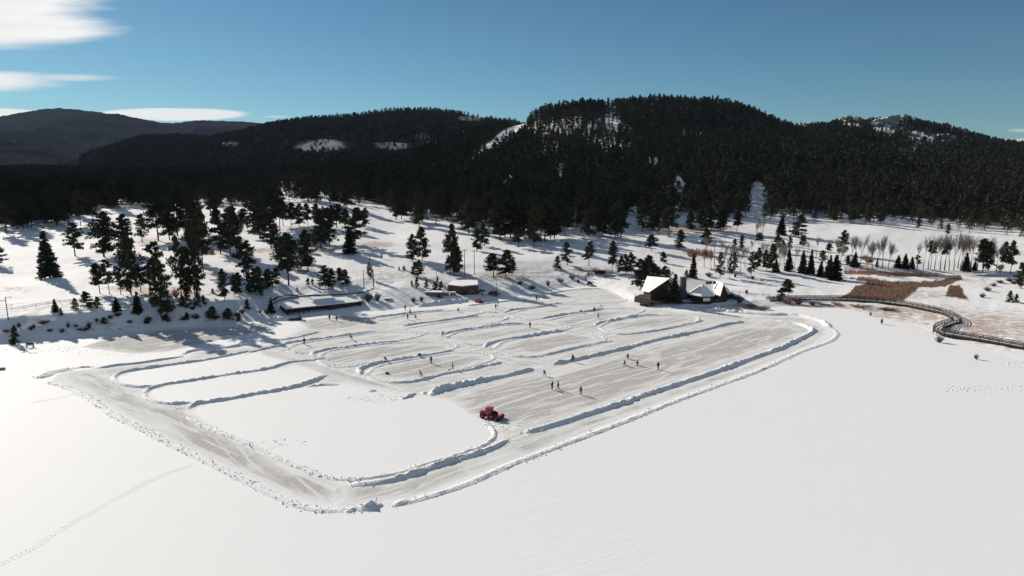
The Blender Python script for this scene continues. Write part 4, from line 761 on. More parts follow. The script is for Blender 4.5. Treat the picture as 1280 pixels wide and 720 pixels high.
TH = rng.uniform(9.5, 17.0, nT) * (1 + 0.25 * vnoise(pts[:, 0] / 60, pts[:, 1] / 60, 5)) * np.where((pts[:, 3] > 990) & (pts[:, 1] < 700), 0.8, 1.0)
edge_ind = []
for (bx, by, ty) in EDGE:
    p = hit(bx, by); edge_ind.append((p, (by - ty) * p.y / F * rng.uniform(0.95, 1.05), bx))
score = TH / pts[:, 1] * ((pts[:, 3] > -5) & (pts[:, 3] < 1285)); order = np.argsort(-score)
n_ind = 300 - len(edge_ind) - sum(1 for t in T if t[3] != 'S')
sel = order[:max(0, n_ind)]
n_edge = len(edge_ind)
for i in sel: edge_ind.append((Vector(pts[i, :3]), float(TH[i]), float(pts[i, 3])))
def edge_where(x):
    for lim, t_ in ((150, 'above the far left snow'), (330, 'above the upper left clusters'), (480, 'above the boathouse groves'), (570, 'up the slope left of the poles'), (645, 'up the slope right of the poles'), (720, 'at the left foot of the big hill'), (800, 'at the middle foot of the big hill'), (960, 'on the red grass behind the lodge')):
        if x < lim: return t_
    return 'above the right snowfield'
def edge_label(x):
    for lim, t_ in ((150, 'at the far left'), (330, 'behind the upper left clusters'), (480, 'behind the boathouse groves'), (645, 'behind the slope with the poles'), (800, 'at the left foot of the big hill'), (960, 'behind the lodge snowfield')):
        if x < lim: return 'dark pine crowded behind the forest front row ' + t_
    return 'dark pine crowded at the forest foot above the right snowfield'
cnt = {}; front = sorted(edge_ind[:n_edge], key=lambda e: e[2])
for i, (p, h, x) in enumerate(front + edge_ind[n_edge:]):
    o = put_tree(random.choice('PPPPA'), p, h, random.uniform(0.95, 1.3)); lab = edge_label(x)
    if i < n_edge and True: where = edge_where(x); cnt[where] = cnt.get(where, 0) + 1; lab = '%spine from left, forest front row %s' % (ORD[cnt[where] - 1] if cnt[where] > 1 else 'first ', where)
    tag(o, lab, 'pine', 'pines along the forest edge')
rest = np.setdiff1d(np.arange(nT), sel)
def lowtree(seed, n, size, conic):
    rg = np.random.default_rng(seed); V, Fc = [], []
    tube_np(V, Fc, (0, 0, 0), (0, 0, 0.8), 0.016, 0.006, 3)
    for i in range(n):
        t = (i + rg.random()) / n; h = (0.12 if conic else 0.24) + (0.86 if conic else 0.74) * t
        r = (0.22 * (1 - t) ** 0.8 + 0.02) if conic else (0.25 * math.sin(math.pi * (0.22 + 0.76 * t)) ** 0.6 * (1 - 0.35 * t)); r *= (0.45 + 0.65 * rg.random()); ph = rg.random() * 6.283
        c = np.array([math.cos(ph) * r * 0.72, math.sin(ph) * r * 0.72, h]); b = len(V); s = size * (0.7 + 0.6 * rg.random())
        a1 = rg.normal(size=3); a2 = rg.normal(size=3); a1 *= s / np.linalg.norm(a1); a2 *= s / np.linalg.norm(a2)
        V.append(c + a1); V.append(c - a1 * 0.5 + a2 * 0.85); V.append(c - a1 * 0.5 - a2 * 0.85); Fc.append((b, b + 1, b + 2))
    V.append(np.array([0, 0, 1.0])); V.append(np.array([0.05, 0.02, 0.86])); V.append(np.array([-0.05, -0.02, 0.86])); Fc.append((len(V) - 3, len(V) - 2, len(V) - 1))
    return np.array(V), np.array(Fc)
def scatter_mesh(name, P5, H, lods):
    VV, FF, base = [], [], 0
    for (ylo, yhi, n, size, wid) in lods:
        k = (P5[:, 1] >= ylo) & (P5[:, 1] < yhi); q = P5[k]; hh = H[k]
        protos = [lowtree(40 + s, n, size, s % 3 == 0) for s in range(6)]; which = rng.integers(0, 6, len(q))
        for s, (pv, pf) in enumerate(protos):
            w = which == s; m = int(w.sum())
            if not m: continue
            ang = rng.random(m) * 6.283; ca_, sa_ = np.cos(ang), np.sin(ang); h_ = hh[w]; xy = h_ * wid * rng.uniform(0.85, 1.25, m)
            X = (pv[None, :, 0] * ca_[:, None] - pv[None, :, 1] * sa_[:, None]) * xy[:, None] + q[w, 0][:, None]
            Yq = (pv[None, :, 0] * sa_[:, None] + pv[None, :, 1] * ca_[:, None]) * xy[:, None] + q[w, 1][:, None]
            Zq = pv[None, :, 2] * h_[:, None] + q[w, 2][:, None] - 0.2
            VV.append(np.stack([X, Yq, Zq], -1).reshape(-1, 3)); FF.append((pf[None] + (np.arange(m) * len(pv))[:, None, None] + base).reshape(-1, 3)); base += m * len(pv)
    me = mesh_np(name, np.concatenate(VV), np.concatenate(FF)); return me
fm = scatter_mesh('forest', pts[rest], TH[rest], ((0, 620, 190, 0.050, 1.15), (620, 950, 90, 0.070, 1.2), (950, 3000, 60, 0.085, 1.15)))
M_forest = needle_mat('forest_needles', (0.052, 0.052, 0.036))
tag(link_mesh('forest', fm, M_forest), 'dense dark pine forest covering the big hill and the valley on the left', 'forest', kind='stuff')
# far wooded hill
aa, Yr_, Xg, Yg, Zg = HM; nf = 15000
ri = rng.random(nf) ** 0.7 * 60.9; ci = rng.random(nf) * 518.9; r0 = ri.astype(int); c0 = ci.astype(int)
fx = Xg[r0, c0] + (ci - c0) * (Xg[r0, c0 + 1] - Xg[r0, c0]); fy = Yg[r0, c0] + (ri - r0) * (Yg[r0 + 1, c0] - Yg[r0, c0]); fz = Zg[r0, c0] + (ri - r0) * (Zg[r0 + 1, c0] - Zg[r0, c0]) + (ci - c0) * (Zg[r0, c0 + 1] - Zg[r0, c0])
px, py = project(fx, fy, fz); clr = np.ones(nf)
for x0, y0, rx, ry, k_ in ((400, 182, 40, 9, 0.22), (590, 148, 22, 4, 0.1), (578, 166, 8, 4, 0.2), (527, 172, 14, 6, 0.4), (490, 182, 30, 6, 0.5), (560, 178, 30, 5, 0.5), (288, 180, 14, 5, .5)):
    clr = np.minimum(clr, np.where(np.hypot((px - x0) / rx, (py - y0) / ry) < 1, k_, 1))
kk = (rng.random(nf) < clr) & (px > 100) & (px < 760); q = np.stack([fx, fy, fz, px, py], -1)[kk]
tag(link_mesh('far_forest', scatter_mesh('far_forest', q, rng.uniform(9, 15, len(q)), ((0, 9000, 16, 0.16, 1.5),)), M_forest), 'dark forest on the rounded hill far behind the boathouse', 'forest', kind='stuff')
# snow clearings on the far hill
cl = []
# reeds
ang = rng.random(26000); RX = []
for pl in REED:
    xs = [p_[0] for p_ in pl]; ys = [p_[1] for p_ in pl]; n_ = 30000 if len(pl) > 8 else 5000; rx = rng.uniform(min(xs), max(xs), n_); ry = rng.uniform(min(ys), max(ys), n_); s = sdf_poly(rx, ry, pl) + 2.2 * vnoise(rx / 5, ry / 1.6, 3) + 2.0 * vnoise(rx / 1.5, ry / .8, 4); k = s > rng.uniform(-.6, 1.0, n_); RX.append(np.stack([rx[k], ry[k]], -1))
RX = np.concatenate(RX); a_, s_ = ray(RX[:, 0], RX[:, 1]); Yq = (0.9 - CAMH) / s_; Xq = a_ * Yq; Zq = ground(Xq, Yq); n = len(Xq)
hgt = rng.uniform(0.25, 0.6, n); th = rng.random(n) * 3.14; dx = np.cos(th) * 0.10; dy = np.sin(th) * 0.10; lx = rng.normal(size=n) * 0.2; ly = rng.normal(size=n) * 0.2
V = np.stack([np.stack([Xq - dx, Yq - dy, Zq - 0.1], -1), np.stack([Xq + dx, Yq + dy, Zq - 0.1], -1), np.stack([Xq + lx, Yq + ly, Zq + hgt], -1)], 1).reshape(-1, 3)
tag(link_mesh('reeds', mesh_np('reeds', V, np.arange(3 * n).reshape(-1, 3)), M_reed), 'brown dry reeds filling the wetland behind the boardwalk', 'reeds', kind='stuff')
# rocks on the ridge
def rock(px, py, wpx, hpx, lab, seed):
    p = hit(px, py); 
    if p.y > 1590: p = PY(px, py, 1480)
    rg = np.random.default_rng(seed); import bmesh
    bm = bmesh.new(); bmesh.ops.create_icosphere(bm, subdivisions=4, radius=1.0); sx = wpx * p.y / F / 2; sz = 0.62 * hpx * p.y / F; p = p - Vector((0, 0, 2.0))
    for v in bm.verts:
        n_ = 1 + 0.75 * float(fbm(np.array([v.co.x * 1.7 + seed]), np.array([v.co.y * 1.7 + v.co.z * 2.3]), seed, 4)[0]); v.co = Vector((v.co.x * sx * n_, v.co.y * sx * 0.8 * n_, max(v.co.z, -0.3) * sz * n_))
    me = bpy.data.meshes.new('rock_outcrop'); bm.to_mesh(me); bm.free(); o = link_mesh('rock_outcrop', me, M_rockf); o.location = p; tag(o, lab, 'rock', 'rock outcrops on the ridge')
m, nt, b = new_mat('snowy_granite'); co = objco(nt); g = nt.nodes.new('ShaderNodeNewGeometry'); sp = nt.nodes.new('ShaderNodeSeparateXYZ'); nt.links.new(g.outputs['Normal'], sp.inputs[0])
n1 = noise(nt, 0.12, 6, 0.7, co); k = sstep(nt, mth(nt, 'ADD', sp.outputs[2], mth(nt, 'MULTIPLY', mth(nt, 'SUBTRACT', n1, 0.5), 1.4)), 0.45, 0.6)
nt.links.new(mixc(nt, k, mixc(nt, n1, (0.13, 0.115, 0.105), (0.33, 0.30, 0.28)), (0.72, 0.72, 0.70)), b.inputs['Base Color']); b.inputs['Roughness'].default_value = 0.9; bump(nt, b, n1, 0.9, 4.0); M_rockf = m
rock(1011, 159, 18, 9, 'small snowy rock knob on the ridge, leftmost of the outcrops', 3); rock(1063, 152, 26, 12, 'rounded rock summit on the ridge, second outcrop from the left', 5); rock(1110, 157, 34, 17, 'largest granite outcrop with snowy ledges on the ridge', 8)
rock(1142, 170, 14, 7, 'small snowy rock below the largest outcrop', 12); rock(1178, 174, 28, 11, 'broad snowy rock outcrop right of the largest one', 15); rock(1122, 150, 16, 9, 'dark rock tooth on the skyline above the largest outcrop', 19); rock(1240, 183, 14, 6, 'low rock on the right end of the ridge', 22)

# ------------------------------------------------------------------ buildings
def gable_pane(parent, pts, name='window', mat=None):
    MB().slab(pts, 0.02)
# lodge
lo = thing('lodge', 'snow-roofed dark wooden lodge with stone chimney and round pavilion on the far shore', 'lodge', (0, 0, 0))
def pfix(q, dz): return (q[0], q[1], q[2] + dz)
A_ = PY(809, 345, 238); B_ = PY(838, 347.5, 228); Cc = PY(802, 363, 233); D_ = PY(812, 364.8, 227); D2 = PY(849, 367, 229); C2_ = PY(851, 359, 239)
rf = MB(); rf.slab([A_, B_, D_, Cc], 0.25); rf.slab([A_, C2_, D2, B_], 0.25); rf.build('roof', M_roofsnow, lo)
def lerp(a, b, t): return a + (b - a) * t
cen = (Cc + D_ + D2 + C2_) / 4
foot = [lerp(q, cen, 0.10) for q in (Cc, D_, D2, C2_)]
w = MB()
top = [Vector((q.x, q.y, q.z - 0.35)) for q in foot]; bot = [Vector((q.x, q.y, 0.4)) for q in foot]; pk = lerp(B_, A_, 0.12) - Vector((0, 0, 0.45)); pb = lerp(A_, B_, 0.06) - Vector((0, 0, 0.45))
vs = bot + top + [pk, pb]; w.add(vs, [(0, 1, 5, 4), (1, 2, 6, 8, 5), (2, 3, 7, 6), (3, 0, 4, 9, 7), (3, 2, 1, 0)]); w.build('wall', M_brown, lo)
# gable windows and dark timbers on the prow
def on_gable(u, v):     # u across, v up
    base = lerp(bot[1], bot[2], u); tp = lerp(top[1], pk, u / 0.5) if u < 0.5 else lerp(pk, top[2], (u - 0.5) / 0.5); return lerp(base, tp, v) + Vector((0.02, -0.14, 0))
for u0, u1, v0, v1 in ((0.12, 0.28, 0.35, 0.75), (0.32, 0.48, 0.35, 0.8), (0.52, 0.68, 0.35, 0.8), (0.72, 0.86, 0.35, 0.75), (0.34, 0.48, 0.05, 0.28), (0.52, 0.66, 0.05, 0.28)):
    q = [on_gable(u0, v0), on_gable(u1, v0), on_gable(u1, v1), on_gable(u0, v1)]; mm = MB(); mm.add([tuple(x) for x in q] + [(x.x, x.y + 0.1, x.z) for x in q], [(0, 1, 2, 3), (0, 4, 5, 1), (1, 5, 6, 2), (2, 6, 7, 3), (3, 7, 4, 0)]); mm.build('window', M_glass, lo)
tr_ = MB(); tr_.bar(D_ + Vector((0, -.1, -.15)), B_ + Vector((0, -.1, -.15)), 0.16, n=4); tr_.bar(B_ + Vector((0, -.1, -.15)), D2 + Vector((0, -.1, -.15)), 0.16, n=4); tr_.bar(on_gable(0.5, 0.0), on_gable(0.5, 1.0), 0.12, n=4); tr_.bar(on_gable(0.1, 0.3), on_gable(0.9, 0.3), 0.1, n=4); tr_.build('gable_timbers', M_wood, lo)
# main wing
E0 = PY(846, 348.5, 240); E1 = PY(899, 352, 239); G0 = PY(846, 365, 231); G1 = PY(893, 369.5, 228); K0 = E0 + Vector((3, 8, -3.4)); K1 = E1 + Vector((3, 8, -3.2))
rf = MB(); rf.slab([E0, G0, G1, E1], 0.3); rf.slab([E0, E1, K1, K0], 0.3); rf.build('roof', M_roofsnow, lo)
g0 = lerp(G0, K0, 0.06); g1 = lerp(G1, K1, 0.06); k0 = lerp(K0, G0, 0.06); k1 = lerp(K1, G1, 0.06); w = MB()
vs = [(q.x, q.y, 0.4) for q in (g0, g1, k1, k0)] + [(q.x, q.y, q.z - 0.2) for q in (g0, g1, k1, k0)] + [(E0.x, E0.y, E0.z - .35), (E1.x, E1.y, E1.z - .35)]
w.add(vs, [(0, 1, 5, 4), (1, 2, 6, 9, 5), (2, 3, 7, 6), (3, 0, 4, 8, 7)]); w.build('wall', M_dark, lo)
for t in (0.1, 0.24, 0.38, 0.52):
    a = lerp(g0, g1, t); MB().box((a.x, a.y - 0.12, 2.2), (1.5, 0.1, 1.1), math.atan2(g1.y - g0.y, g1.x - g0.x)).build('window', M_glass, lo)
# cross gable at the right end
X0 = PY(895, 351, 238); X1 = PY(904.5, 354.5, 226.5); XL = PY(890.5, 368, 228); XR = PY(911, 368, 225.8); XRb = PY(911, 361, 236); XLb = PY(886, 362, 236)
rf = MB(); rf.slab([X0 + Vector((0, 0, .2)), XLb, PY(900, 370.5, 225), X1], 0.28); rf.slab([X0 + Vector((0, 0, .2)), X1, XR, XRb], 0.28); rf.build('roof', M_roofsnow, lo)
w = MB(); fl = PY(901, 371.5, 226); fr = XR + Vector((-.3, .3, -.4)); vs = [(fl.x, fl.y, .4), (fr.x, fr.y, .4), (XRb.x - .3, XRb.y, .4), (fl.x, fl.y, fl.z), tuple(fr), (X1.x, X1.y + .4, X1.z - .4), (XRb.x - .3, XRb.y, XRb.z - .4), (X0.x, X0.y, X0.z - .4)]
w.add(vs, [(0, 1, 4, 5, 3), (1, 2, 6, 4), (5, 4, 6, 7)]); w.build('wall', M_brown, lo)
# rooftop dormer vents
for x_, y_ in ((884, 353.5), (888, 353), (893, 353.2)):
    q = PY(x_, y_, 234); MB().box((q.x, q.y, q.z), (0.8, 0.8, 1.0), 0.3).build('roof_vent', M_wood, lo)
ch = MB(); q = PY(853.5, 362, 230); ch.box((q.x, q.y, 4.6), (1.9, 1.5, 8.4), 0.1); ch.box((q.x, q.y, 9.0), (2.2, 1.8, 0.3), 0.1); ch.box((q.x, q.y, 3.0), (3.0, 2.0, 2.8), 0.1, 0.75); ch.build('chimney', M_stone, lo)
# pavilion
pc = PY(878, 354.5, 227.5); Rr = 4.9; ez = 3.75; hexp = [Vector((pc.x + Rr * math.cos(R(60 * i + 12)), pc.y + Rr * math.sin(R(60 * i + 12)), ez)) for i in range(6)]
rf = MB()
for i in range(6): rf.slab([pc, hexp[i], hexp[(i + 1) % 6]], 0.22)
rf.build('pavilion_roof', M_roofsnow, lo)
w = MB(); hw = [Vector((pc.x + 4.2 * math.cos(R(60 * i + 12)), pc.y + 4.2 * math.sin(R(60 * i + 12)), 0)) for i in range(6)]
for i in range(6): a, b2 = hw[i], hw[(i + 1) % 6]; w.add([(a.x, a.y, .3), (b2.x, b2.y, .3), (b2.x, b2.y, ez - .05), (a.x, a.y, ez - .05)], [(0, 1, 2, 3)])
w.build('pavilion_wall', M_wood, lo)
for i in (3, 4):
    a, b2 = hw[i], hw[(i + 1) % 6]; mid = (a + b2) / 2; ang_ = math.atan2(b2.y - a.y, b2.x - a.x); out = Vector((mid.x - pc.x, mid.y - pc.y, 0)).normalized() * 0.08
    for j, tt in enumerate((0.18, 0.5, 0.82) if i == 3 else (0.25, 0.55)): 
        m2 = lerp(a, b2, tt) + out; MB().box((m2.x, m2.y, 2.6), (1.0, 0.08, 1.3), ang_).build('window', M_glass, lo)
a, b2 = hw[4], hw[5]; 
q = PY(883.5, 374.5, 222.2); MB().box((q.x, q.y, q.z), (2.3, 0.12, 1.1), R(6)).build('pale_blind', M_pale, lo)
# lodge deck with rails
dk = thing('deck', 'dark raised timber deck with railings in front of the lodge', 'deck', (0, 0, 0))
dpts = [PZ(793, 377.5, 1.0), PZ(800, 379, 1.0), PZ(846, 379.5, 1.0), PZ(885, 380.5, 1.0), PZ(902, 378, 1.0), PZ(850, 371, 1.0), PZ(800, 369, 1.0), PZ(794, 372, 1.0)]
MB().slab([pfix(q, 0.35) for q in dpts], 0.3).build('floor', M_wood, dk)
def rail_line(parent, P0, posts_h, spacing, mat, rails=(1.0, 0.5), r=0.05, zoff=0.0, pname='post'):
    pr = MB(); n_ = 0
    L = 0
    for i in range(len(P0) - 1):
        a, b = P0[i], P0[i + 1]; m_ = max(1, round((b - a).length / spacing))
        for j in range(m_):
            q = lerp(a, b, j / m_); MB().bar(q + Vector((0, 0, zoff - .3)), q + Vector((0, 0, zoff + posts_h)), r * 1.3, n=4).build(pname, mat, parent)
        for h_ in rails: pr.bar(a + Vector((0, 0, zoff + h_)), b + Vector((0, 0, zoff + h_)), r, n=4)
    q = P0[-1]; MB().bar(q + Vector((0, 0, zoff - .3)), q + Vector((0, 0, zoff + posts_h)), r * 1.3, n=4).build(pname, mat, parent); pr.build('rail', mat, parent)
rail_line(dk, [pfixv for pfixv in [Vector(pfix(q, 0.35)) for q in (dpts[7], dpts[0], dpts[1], dpts[2], dpts[3])]], 1.1, 2.2, M_wood, (1.05, 0.6, 0.2), 0.05)
# fence posts and small clutter in front of the deck
for i, (x_, y_) in enumerate(((802, 382), (806, 382.5), (814, 381.5), (820, 383.5), (826, 382), (832, 381))):
    q = PZ(x_, y_, 0.2); MB().bar((q.x, q.y, -0.1), (q.x, q.y, 1.1), 0.13, n=6).build('post', M_dark); tag(bpy.context.scene.collection.objects[-1], 'short dark post, %sfrom the left below the lodge deck' % (ORD[i] or 'first '), 'post', 'posts below the lodge deck')

# boathouse
bh = thing('boathouse', 'long low dark boathouse with a snow-covered shed roof on the left shore', 'boathouse', (0, 0, 0))
r0 = PZ(346, 378.2, 3.3); r1 = PZ(357.5, 385.8, 2.5); r2 = PZ(453, 376.2, 2.5); r3 = PZ(447.5, 369.3, 3.3)
MB().slab([r0, r1, r2, r3], 0.22).build('roof', M_roofsnow, bh)
ins = [lerp(r1, r3, 0.02), lerp(r2, r0, 0.02), lerp(r3, r1, 0.03), lerp(r0, r2, 0.03)]
w = MB(); vs = [(q.x, q.y, -0.2) for q in ins] + [(q.x, q.y, q.z - 0.2) for q in ins]; w.add(vs, [(1, 2, 6, 5), (2, 3, 7, 6), (3, 0, 4, 7)]); 
fr0, fr1 = ins[0], ins[1]; rx_ = lerp(fr0, fr1, 0.55)
w.add([(rx_.x, rx_.y + .05, -.2), (fr1.x, fr1.y, -.2), (fr1.x, fr1.y, fr1.z - .2), (rx_.x, rx_.y + .05, rx_.z - .2)], [(0, 1, 2, 3)]); w.build('wall', M_wood, bh)
w = MB(); i0 = lerp(ins[0], ins[3], 0.35); i1 = lerp(rx_, ins[2], 0.2); w.add([(i0.x, i0.y, -.2), (i1.x, i1.y, -.2), (i1.x, i1.y, 2.4), (i0.x, i0.y, 2.5)], [(0, 1, 2, 3)]); w.build('inner_wall', M_dark, bh)
for i in range(9):
    q = lerp(fr0, rx_, i / 8.0); MB().box((q.x, q.y, 1.0), (0.22, 0.22, 2.5)).build('post', M_dark, bh)
MB().bar(fr0 + Vector((0, 0, -.45)), fr1 + Vector((0, 0, -.45)), 0.17, n=4).build('beam', M_dark, bh)

# brown building with flat snowy roof
bb = thing('storage_building', 'low brown wooden building with dark doorway and snowy flat roof', 'building', (0, 0, 0))
q0 = PZ(560, 371, 0.8); q1 = PZ(577, 369.3, 1.2); q2 = PZ(597, 368, 1.3)
f0 = PY(560, 359.4, q0.y + 5); f1 = PY(577, 357.5, q1.y); f2 = PY(597, 355.2, q2.y + .5); b0 = PY(566, 349.5, 247); b2_ = PY(596, 347.5, 249)
zt = 4.6
f0.z = zt - .4; f1.z = zt - .1; f2.z = zt + .1; b0.z = zt + .1; b2_.z = zt + .2
w = MB(); P4 = [f0, f1, f2, b2_, b0]; w.add([(q.x, q.y, 0.3) for q in P4] + [tuple(q) for q in P4], [(i, (i + 1) % 5, (i + 1) % 5 + 5, i + 5) for i in range(5)]); w.build('wall', M_rust, bb)
c5 = sum(P4, Vector()) / 5; MB().slab([Vector((*(lerp(c5, q, 1.03)).xy, q.z + 0.28)) for q in P4], 0.26).build('roof', M_roofsnow, bb)
for t_, w_, nm, mt in ((0.10, 1.6, 'doorway', M_black), (0.62, 1.0, 'window', M_glass)):
    q = lerp(f1, f2, t_); q.z = 2.3 if nm == 'doorway' else 2.7; MB().box((q.x + .2, q.y - 0.06, q.z), (w_, 0.14, 2.3 if nm == 'doorway' else 0.9), math.atan2(f2.y - f1.y, f2.x - f1.x)).build(nm, mt, bb)
for t_ in (0.0, 0.35, 0.7, 1.0):
    q = lerp(f1, f2, t_); MB().box((q.x, q.y - 0.1, 2.6), (0.2, 0.2, 3.6)).build('pilaster', M_wood, bb)
# tan shed
q = PZ(542, 373.4, 0.8); sh = thing('shed', 'small tan board shed left of the brown building', 'shed', q, R(-8))
MB().box((0, 1.2, 1.1), (6.0, 2.4, 2.4)).build('wall', M_tan, sh); MB().box((0, 1.2, 2.42), (6.3, 2.7, 0.2)).build('roof', M_roofsnow, sh)
for i in range(4): MB().box((-2.4 + 1.6 * i, -0.04, 1.1), (0.12, 0.1, 2.3)).build('batten', M_wood, sh)
MB().box((1.9, -0.05, 0.95), (0.9, 0.08, 1.9)).build('door', M_brown, sh)
# stacked rink boards between
for i, (x_, y_, lab) in enumerate(((557, 371.5, 'snow-topped stack of pale green rink boards next to the tan shed'), (566, 371, 'snow-topped stack of pale green rink boards next to the brown building'))):
    q = PZ(x_, y_, 0.8); st = thing('board_stack', lab, 'board stack', q, R(-10 + 14 * i), 'stacks of rink boards')
    for j in range(5): MB().box((0.08 * (j % 2), 0.5, 0.15 + 0.3 * j), (2.3 - .1 * j, 1.2, 0.24)).build('board', M_lime if j % 2 else M_green, st)
    MB().box((0, 0.5, 1.62), (2.3, 1.3, 0.26), 0, 0.9).build('snow_cap', M_roofsnow, st)
# small box hut on the shore
q = PZ(484, 380, 0.3); hut = thing('ticket_hut', 'small dark box hut with a snowy top right of the boathouse', 'hut', q, R(-6)); MB().box((0, .8, .9), (2.0, 1.6, 1.8)).build('wall', M_dark, hut); MB().box((0, .8, 1.9), (2.2, 1.8, .2)).build('roof', M_roofsnow, hut); MB().box((0.2, -.03, 1.1), (0.9, .06, .6)).build('window', M_glass, hut)
# distant shelter behind open slope
q = hit(750, 343); sh2 = thing('maintenance_shed', 'small brown shed behind the far shore by the dark pines', 'shed', q, R(5)); MB().box((0, 1, .9), (4, 2, 1.8)).build('wall', M_brown, sh2); MB().slab([(-2.2, -.3, 1.9), (2.2, -.3, 1.9), (2.2, 2.3, 2.4), (-2.2, 2.3, 2.4)], .15).build('roof', M_roofsnow, sh2); MB().box((.8, -.03, .9), (.8, .06, 1.5)).build('door', M_dark, sh2)

# retaining walls
def wall_line(lab, pts, h, th, mat, z):
    P0 = [PZ(x, y, z) for x, y in pts]; m_ = MB()
    c = resample([(q.x, q.y) for q in P0], 1.5)
    g = ground(c[:, 0], c[:, 1])
    for i in range(len(c) - 1):
        a, b = Vector((*c[i], 0)), Vector((*c[i + 1], 0)); mid = (a + b) / 2; zz = max(float(g[i]), z - 1.0)
        m_.box((mid.x, mid.y, zz + h / 2 - .4), ((b - a).length + .05, th, h + .8), math.atan2(b.y - a.y, b.x - a.x))
    tag(m_.build('retaining_wall', mat), lab, 'wall')
wall_line('long dark timber retaining wall curving behind the boathouse roof', [(342, 375.5), (350, 372.5), (370, 370), (400, 368), (430, 367), (452, 365.5), (468, 362.5)], 0.3, 0.3, M_dark, 3.2)
wall_line('short dark timber wall on the shaded slope above the boathouse', [(341, 370.5), (350, 367), (360, 366.3), (373, 366)], 0.2, 0.3, M_dark, 4.0)

# fences, boardwalk
def fence(lab, pts, sp=3.0, h=1.1, mat=M_wood, rails=(1.0, 0.55), grp='wooden fences'):
    f_ = thing('fence', lab, 'fence', (0, 0, 0), 0, grp); H0 = [hit(x, y) for x, y in pts]; Q = []
    for i in range(len(H0) - 1):
        L = (H0[i + 1] - H0[i]).length; m_ = max(1, round(L / sp))
        for j in range(m_): q = lerp(H0[i], H0[i + 1], j / m_); q.z = float(ground([q.x], [q.y])[0]); Q.append(q)
    Q.append(H0[-1]); rail_line(f_, Q, h, 99, mat, rails, 0.045); return f_
fence('wooden post fence along the path on the far left', [(-20, 391), (15, 388.5), (45, 384.5), (75, 379.5), (100, 377.5)])
fence('long low fence on the snowy rise left of the far road', [(645, 344), (665, 343.5), (690, 343)])
fence('low fence below the row of pines left of the lodge', [(757, 347), (775, 347), (795, 348)])
fence('fence on the lawn right of the lodge', [(906, 366), (925, 368), (945, 370), (962, 371.5)])
fence('dark fence line along the bottom of the slope above the boathouse', [(428, 357), (455, 351.5), (480, 350.5)])
bw = thing('boardwalk', 'long dark timber boardwalk with railings winding across the snowy wetland', 'boardwalk', (0, 0, 0))
BP = [(960, 375), (985, 373.8), (1040, 373.6), (1080, 375), (1120, 379), (1150, 384), (1178, 390.5), (1193, 397), (1196, 401), (1186, 404.5), (1175, 408.5), (1172.5, 413), (1184, 417), (1215, 422), (1250, 428.5), (1280, 433.5), (1330, 441), (1400, 452)]
bc = resample([(PZ(x, y, 1.0).x, PZ(x, y, 1.0).y) for x, y in BP], 1.8); d = np.gradient(bc, axis=0); d /= np.linalg.norm(d, axis=1, keepdims=True); nn = np.stack([-d[:, 1], d[:, 0]], 1)
m_ = MB(); snow_ = MB(); ril = MB()
for sgn in (-1, 1):
    for i in range(len(bc) - 1):
        a = bc[i] + nn[i] * sgn * 1.1; b = bc[i + 1] + nn[i + 1] * sgn * 1.1
        for h_ in (2.0, 1.62, 1.25): ril.bar((*a, h_), (*b, h_), 0.10, n=4)
for i in range(len(bc) - 1):
    a, b = bc[i], bc[i + 1]; na, nb_ = nn[i], nn[i + 1]
    m_.slab([(*(a - na * 1.2), 1.0), (*(b - nb_ * 1.2), 1.0), (*(b + nb_ * 1.2), 1.0), (*(a + na * 1.2), 1.0)], 0.3)
    snow_.slab([(*(a - na * 0.85), 1.06), (*(b - nb_ * 0.85), 1.06), (*(b + nb_ * 0.85), 1.06), (*(a + na * 0.85), 1.06)], 0.05)
m_.build('deck', M_wood, bw); snow_.build('snow_layer', M_roofsnow, bw); ril.build('railing', M_wood, bw)
nps = 0
psts = MB()
for i in range(0, len(bc), 1):
    for sgn in (-1, 1):
        a = bc[i] + nn[i] * sgn * 1.12
        if nps < 100 and project(a[0], a[1], 1.0)[0] < 1290 and i % 2 == 0: MB().bar((*a, -0.2), (*a, 2.08), 0.10, n=4).build('post', M_wood, bw); nps += 1
        else: psts.bar((*a, -0.2), (*a, 2.08), 0.10, n=4)
o_ = psts.build('posts', M_wood, bw); o_['kind'] = 'stuff'

# poles
def pole(px, py, ty, lab, arms=1, r=0.16, lamp=False, grp='utility poles'):
    p = hit(px, py); h = (py - ty) * p.y / F; o = thing('utility_pole' if not lamp else 'street_lamp', lab, 'pole' if not lamp else 'lamp post', p, R(20), grp)
    MB().bar((0, 0, -.3), (0, 0, h), r, r * .7, 8).build('post', M_wood, o, True)
    if arms and not lamp:
        for i in range(arms): MB().box((0, -.14, h - .5 - .7 * i), (1.9, .12, .14)).build('crossarm', M_wood, o)
        for x_ in (-.8, .8): MB().bar((x_, -.14, h - .43), (x_, -.14, h - .2), .06, n=6).build('insulator', M_metal, o)
    if lamp:
        for s_, z_ in ((1, h - .3), (-1, h - 1.2), (1, h - 2.6)): q = MB(); q.bar((0, 0, z_), (s_ * 1.1, 0, z_ + .25), .07, n=6); q.build('arm', M_metal, o); MB().box((s_ * 1.2, 0, z_ + .2), (.6, .35, .22), 0, .7).build('lamp_head', M_metal, o)
    return o
pole(463, 349, 318, 'tall utility pole with crossarm above the boathouse, tallest of three'); pole(455, 360, 337, 'shorter pole left of the tallest one above the boathouse', 0, .14); pole(467, 359, 336, 'thick short pole right of the tallest one above the boathouse', 0, .2)
pole(581, 343, 311, 'left one of the two utility poles behind the brown building'); pole(593, 343, 312, 'right one of the two utility poles behind the brown building'); pole(546, 352, 338, 'thin pole standing behind the tan shed', 0, .1); pole(621, 364, 350, 'thin pole rising behind the dark red car', 0, .1)
pole(10.5, 400, 370, 'lamp post with several floodlight heads at the far left path', 0, .14, True, 'lamp posts')
